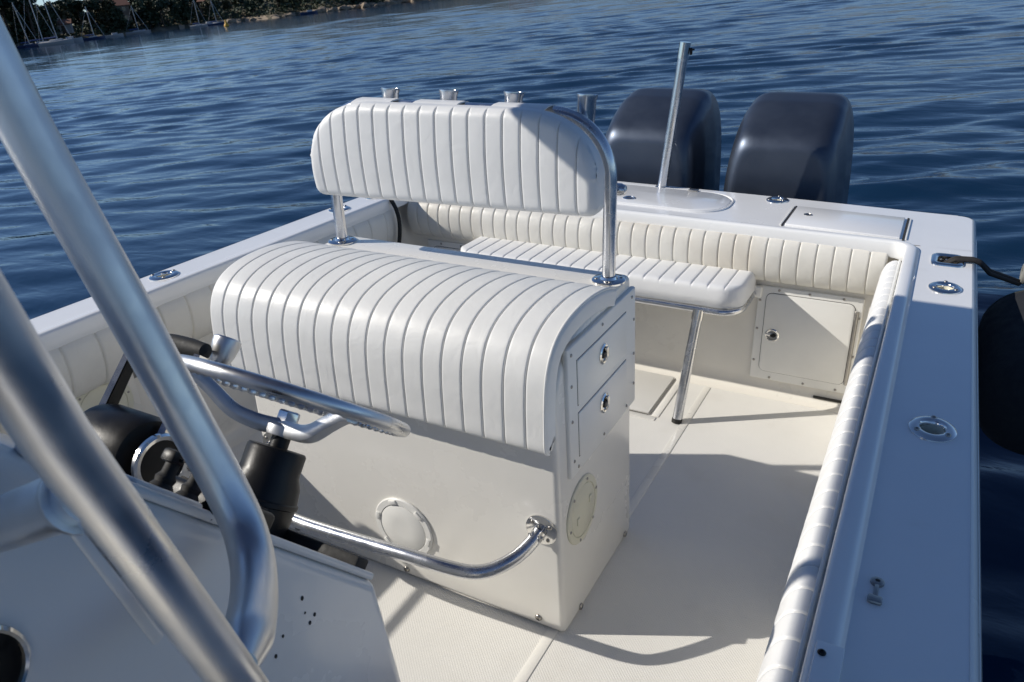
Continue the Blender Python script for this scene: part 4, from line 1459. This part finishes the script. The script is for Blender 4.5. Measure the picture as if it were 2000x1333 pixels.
def house(bb, off, w, d, h, rot, wallm, roofm, label, pitch=.32, nwin=3, dz=0.0, storeys=1):
    x, y = bear(bb, shore_d(bb) + off)
    t = thing('house', label, 'house', (x, y, ground_z(bb, off) - .3 + dz), None, boat=False)
    t.rotation_euler = (0, 0, R_(bb + 90 + rot))
    obj('wall', rbox(w, d, h, 0, 1, (0, 0, h / 2)), wallm, t, smooth=0)
    e = .45
    rp = [(-d / 2 - e, h - .05), (0, h + d * pitch), (d / 2 + e, h - .05), (d / 2 + e, h - .25), (0, h + d * pitch - .25), (-d / 2 - e, h - .25)]
    r_o = obj('roof', prism(rp, -w / 2 - e, w / 2 + e, 0), roofm, t, smooth=0)
    obj('chimney', rbox(.6, .6, 1.3, 0, 1, (w * .25, 0, h + d * pitch + .3)), wallm, r_o, smooth=0)
    for s in range(storeys):
        zc = (s + .55) * h / storeys
        for k in range(nwin):
            xx = -w / 2 + w * (k + .5) / nwin
            if s == 0 and k == nwin // 2:
                dd = obj('door', rbox(1.0, .08, 2.1, 0, 1, (xx, d / 2 + .03, 1.05)), 'bark', t, smooth=0)
                continue
            ww = obj('window', rbox(1.1, .08, 1.3, 0, 1, (xx, d / 2 + .03, zc)), 'house_white' if wallm != 'house_white' else 'house_ochre', t, smooth=0)
            obj('pane', rbox(.9, .04, 1.1, 0, 1, (xx, d / 2 + .075, zc)), 'window_glass', ww, smooth=0)
house(150.4, 19, 8, 6, 3.2, 10, 'house_white', 'roof_tile', 'pale villa half hidden in trees at the top left corner', dz=3.0)
house(147.3, 6, 4.0, 3.5, 2.6, -8, 'house_white', 'roof_tile', 'small shore hut with a red roof behind the masts', nwin=1, dz=1.2)
house(144.6, 22, 11, 8, 5.2, 14, 'house_ochre', 'roof_tile', 'large ochre villa with a tiled roof among the trees', storeys=2, dz=1.0)
house(138.7, 17, 5, 5, 4.2, -20, 'house_ochre', 'roof_tile', 'narrow ochre house on the hillside left of the beach', nwin=2, storeys=1, dz=.5)
house(129.9, 16, 9, 6, 3.4, 6, 'house_white', 'roof_tile', 'low pale house above the rocks at the top edge', dz=.2)
# houses round the bay, above the frame, seen only in the water's reflections
for (bb, off, w, lb) in ((118, 14, 12, 'wide ochre house round the bay, first beyond the top edge of the picture'), (97, 12, 15, 'widest ochre house round the bay, behind the engines'), (86, 22, 9, 'narrow ochre house round the bay, far to the right')):
    house(bb, off, w, 8, 6, rng.uniform(-15, 15), 'house_ochre', 'roof_tile', lb, storeys=2)

# rocks at the water's edge
def rock_mesh(seed):
    bm = bmesh.new()
    bmesh.ops.create_icosphere(bm, subdivisions=2, radius=1)
    rr = random.Random(seed)
    for v in bm.verts:
        v.co *= rr.uniform(.72, 1.12)
        v.co.z *= .75
    bm.verts.index_update()
    return from_bm(bm)
RK = [None] * 4
for i in range(46):
    bb = 139.5 - 15.5 * (i + rng.uniform(-.3, .3)) / 46
    x, y = bear(bb, shore_d(bb) + rng.uniform(-1.5, 4.5))
    k = i % 4
    if RK[k] is None:
        o = obj('rock', rock_mesh(k), 'cliff_rock', None, smooth=0)
        RK[k] = o
    else:
        o = link(RK[k].copy())
    o.location = (x, y, SEA_Z + rng.uniform(.1, .5))
    s = rng.uniform(.8, 1.5) * (1.5 if bb < 132 else 1)
    o.scale = (s * rng.uniform(1, 1.9), s, s * rng.uniform(.8, 1.3))
    o.rotation_euler = (0, 0, rng.uniform(0, 6))
    tag(o, 'tan boulder among those at the water edge of the far shore', 'rock', 'boulders along the far shore', boat=False)

# moored yachts
def yacht_hull(l, w, h):
    n = 14
    V, F = [], []
    for i in range(n):
        t = i / (n - 1)
        hw = w / 2 * (1 - (max(0, t - .35) / .65) ** 2.2) * (.8 + .2 * min(1, t / .3))
        hw = max(hw, .02)
        sh = h * (1 + .25 * t * t)
        for (a, z) in ((-1, sh), (-.92, sh * .4), (-.5, -.35), (.5, -.35), (.92, sh * .4), (1, sh)):
            V.append((-l / 2 + l * t, a * hw, z))
    m = 6
    for i in range(n - 1):
        for j in range(m - 1):
            F.append((i * m + j, i * m + j + 1, (i + 1) * m + j + 1, (i + 1) * m + j))
        F.append((i * m + m - 1, i * m, (i + 1) * m, (i + 1) * m + m - 1))
    F.append(tuple(range(m)))
    F.append(tuple((n - 1) * m + j for j in range(m)))
    return V, F
def yacht(bb, d, l, mh, rz, lean, hullm, label):
    x, y = bear(bb, d)
    t = thing('sailing_yacht', label, 'sailboat', (x, y, SEA_Z), 'yachts moored off the far shore', boat=False)
    t.rotation_euler = (R_(lean), 0, R_(rz))
    obj('hull', yacht_hull(l, l * .3, l * .11), hullm, t)
    obj('cabin', prism([(-.8 * l * .1, l * .11), (-.6 * l * .1, l * .16), (.6 * l * .1, l * .16), (.8 * l * .1, l * .11)], -l * .18, l * .18, .05, 2), 'yacht_white', t)
    obj('mast', tube([(l * .06, 0, l * .1), (l * .06, 0, mh)], .11, 8), 'mast_metal', t)
    obj('boom', J(tube([(l * .05, 0, l * .22), (-l * .33, 0, l * .21)], .16, 8)), 'sail_cover', t)
    obj('stay', J(tube([(l * .06, 0, mh * .96), (l * .48, 0, l * .14)], .05, 6), tube([(l * .06, 0, mh), (-l * .49, 0, l * .12)], .03, 6)), 'mast_metal', t)
yacht(149.45, 238, 6.1, 10.5, 20, 7, 'yacht_blue', 'moored yacht with a tilted mast nearest the left edge')
yacht(148.75, 236, 7.5, 14.5, 70, -2, 'yacht_blue', 'moored yacht with an upright mast left of the twin tall masts')
yacht(147.95, 232, 8.2, 15.5, 35, 6, 'yacht_white', 'tallest pale yacht with a bright mast leaning to the right')
yacht(145.9, 256, 6.1, 8.5, 60, 0, 'yacht_blue', 'small dark yacht below the villa trees')
yacht(143.3, 276, 6.8, 8.0, 40, 6, 'yacht_white', 'pale yacht with a thin leaning mast right of the ochre villa')
yacht(139.6, 285, 5.4, 8.5, 50, 5, 'yacht_white', 'pale yacht off the hillside, left one of two near the buoy')
yacht(138.5, 288, 5.4, 7.5, 25, 6, 'yacht_blue', 'dark yacht off the hillside just left of the buoy')
def dinghy(bb, d, l, rz, label, hullm='yacht_white'):
    x, y = bear(bb, d)
    t = thing('moored_motorboat', label, 'motorboat', (x, y, SEA_Z), 'small motorboats off the far shore', boat=False)
    t.rotation_euler = (0, 0, R_(rz))
    obj('hull', yacht_hull(l, l * .36, l * .14), hullm, t)
    obj('cuddy', prism([(-l * .11, l * .14), (-l * .08, l * .24), (l * .08, l * .24), (l * .11, l * .14)], -l * .1, l * .2, .04, 2), 'yacht_white', t)
    obj('windscreen', rbox(.06, l * .16, l * .07, 0, 1, (l * .2, 0, l * .2)), 'window_glass', t, smooth=0)
dinghy(147.2, 235, 6.5, 30, 'white motorboat moored beside the tallest yacht')
dinghy(144.7, 262, 5, 60, 'small pale motorboat below the ochre villa')
dinghy(142.9, 280, 5, 10, 'small white motorboat right of the ochre villa')
dinghy(132.5, 298, 6, 45, 'white motorboat moored off the rocks', 'yacht_blue')
dinghy(139.0, 292, 5.5, 70, 'white motorboat between the two yachts by the buoy')

x, y = bear(137.9, 205)
by = thing('mooring_buoy', 'yellow mooring buoy floating off the far shore', 'buoy', (x, y, SEA_Z), boat=False)
obj('float', lathe([(0, -.5), (.5, -.4), (.62, 0), (.55, .45), (.30, .75), (.22, 1.1), (.12, 1.5), (0, 1.55)], 20), 'buoy_yellow', by)
obj('ring', move(lathe([(.63, -.05), (.66, 0), (.63, .08)], 20, cap0=False, cap1=False), 0, 0, 0), 'black_rubber', by)
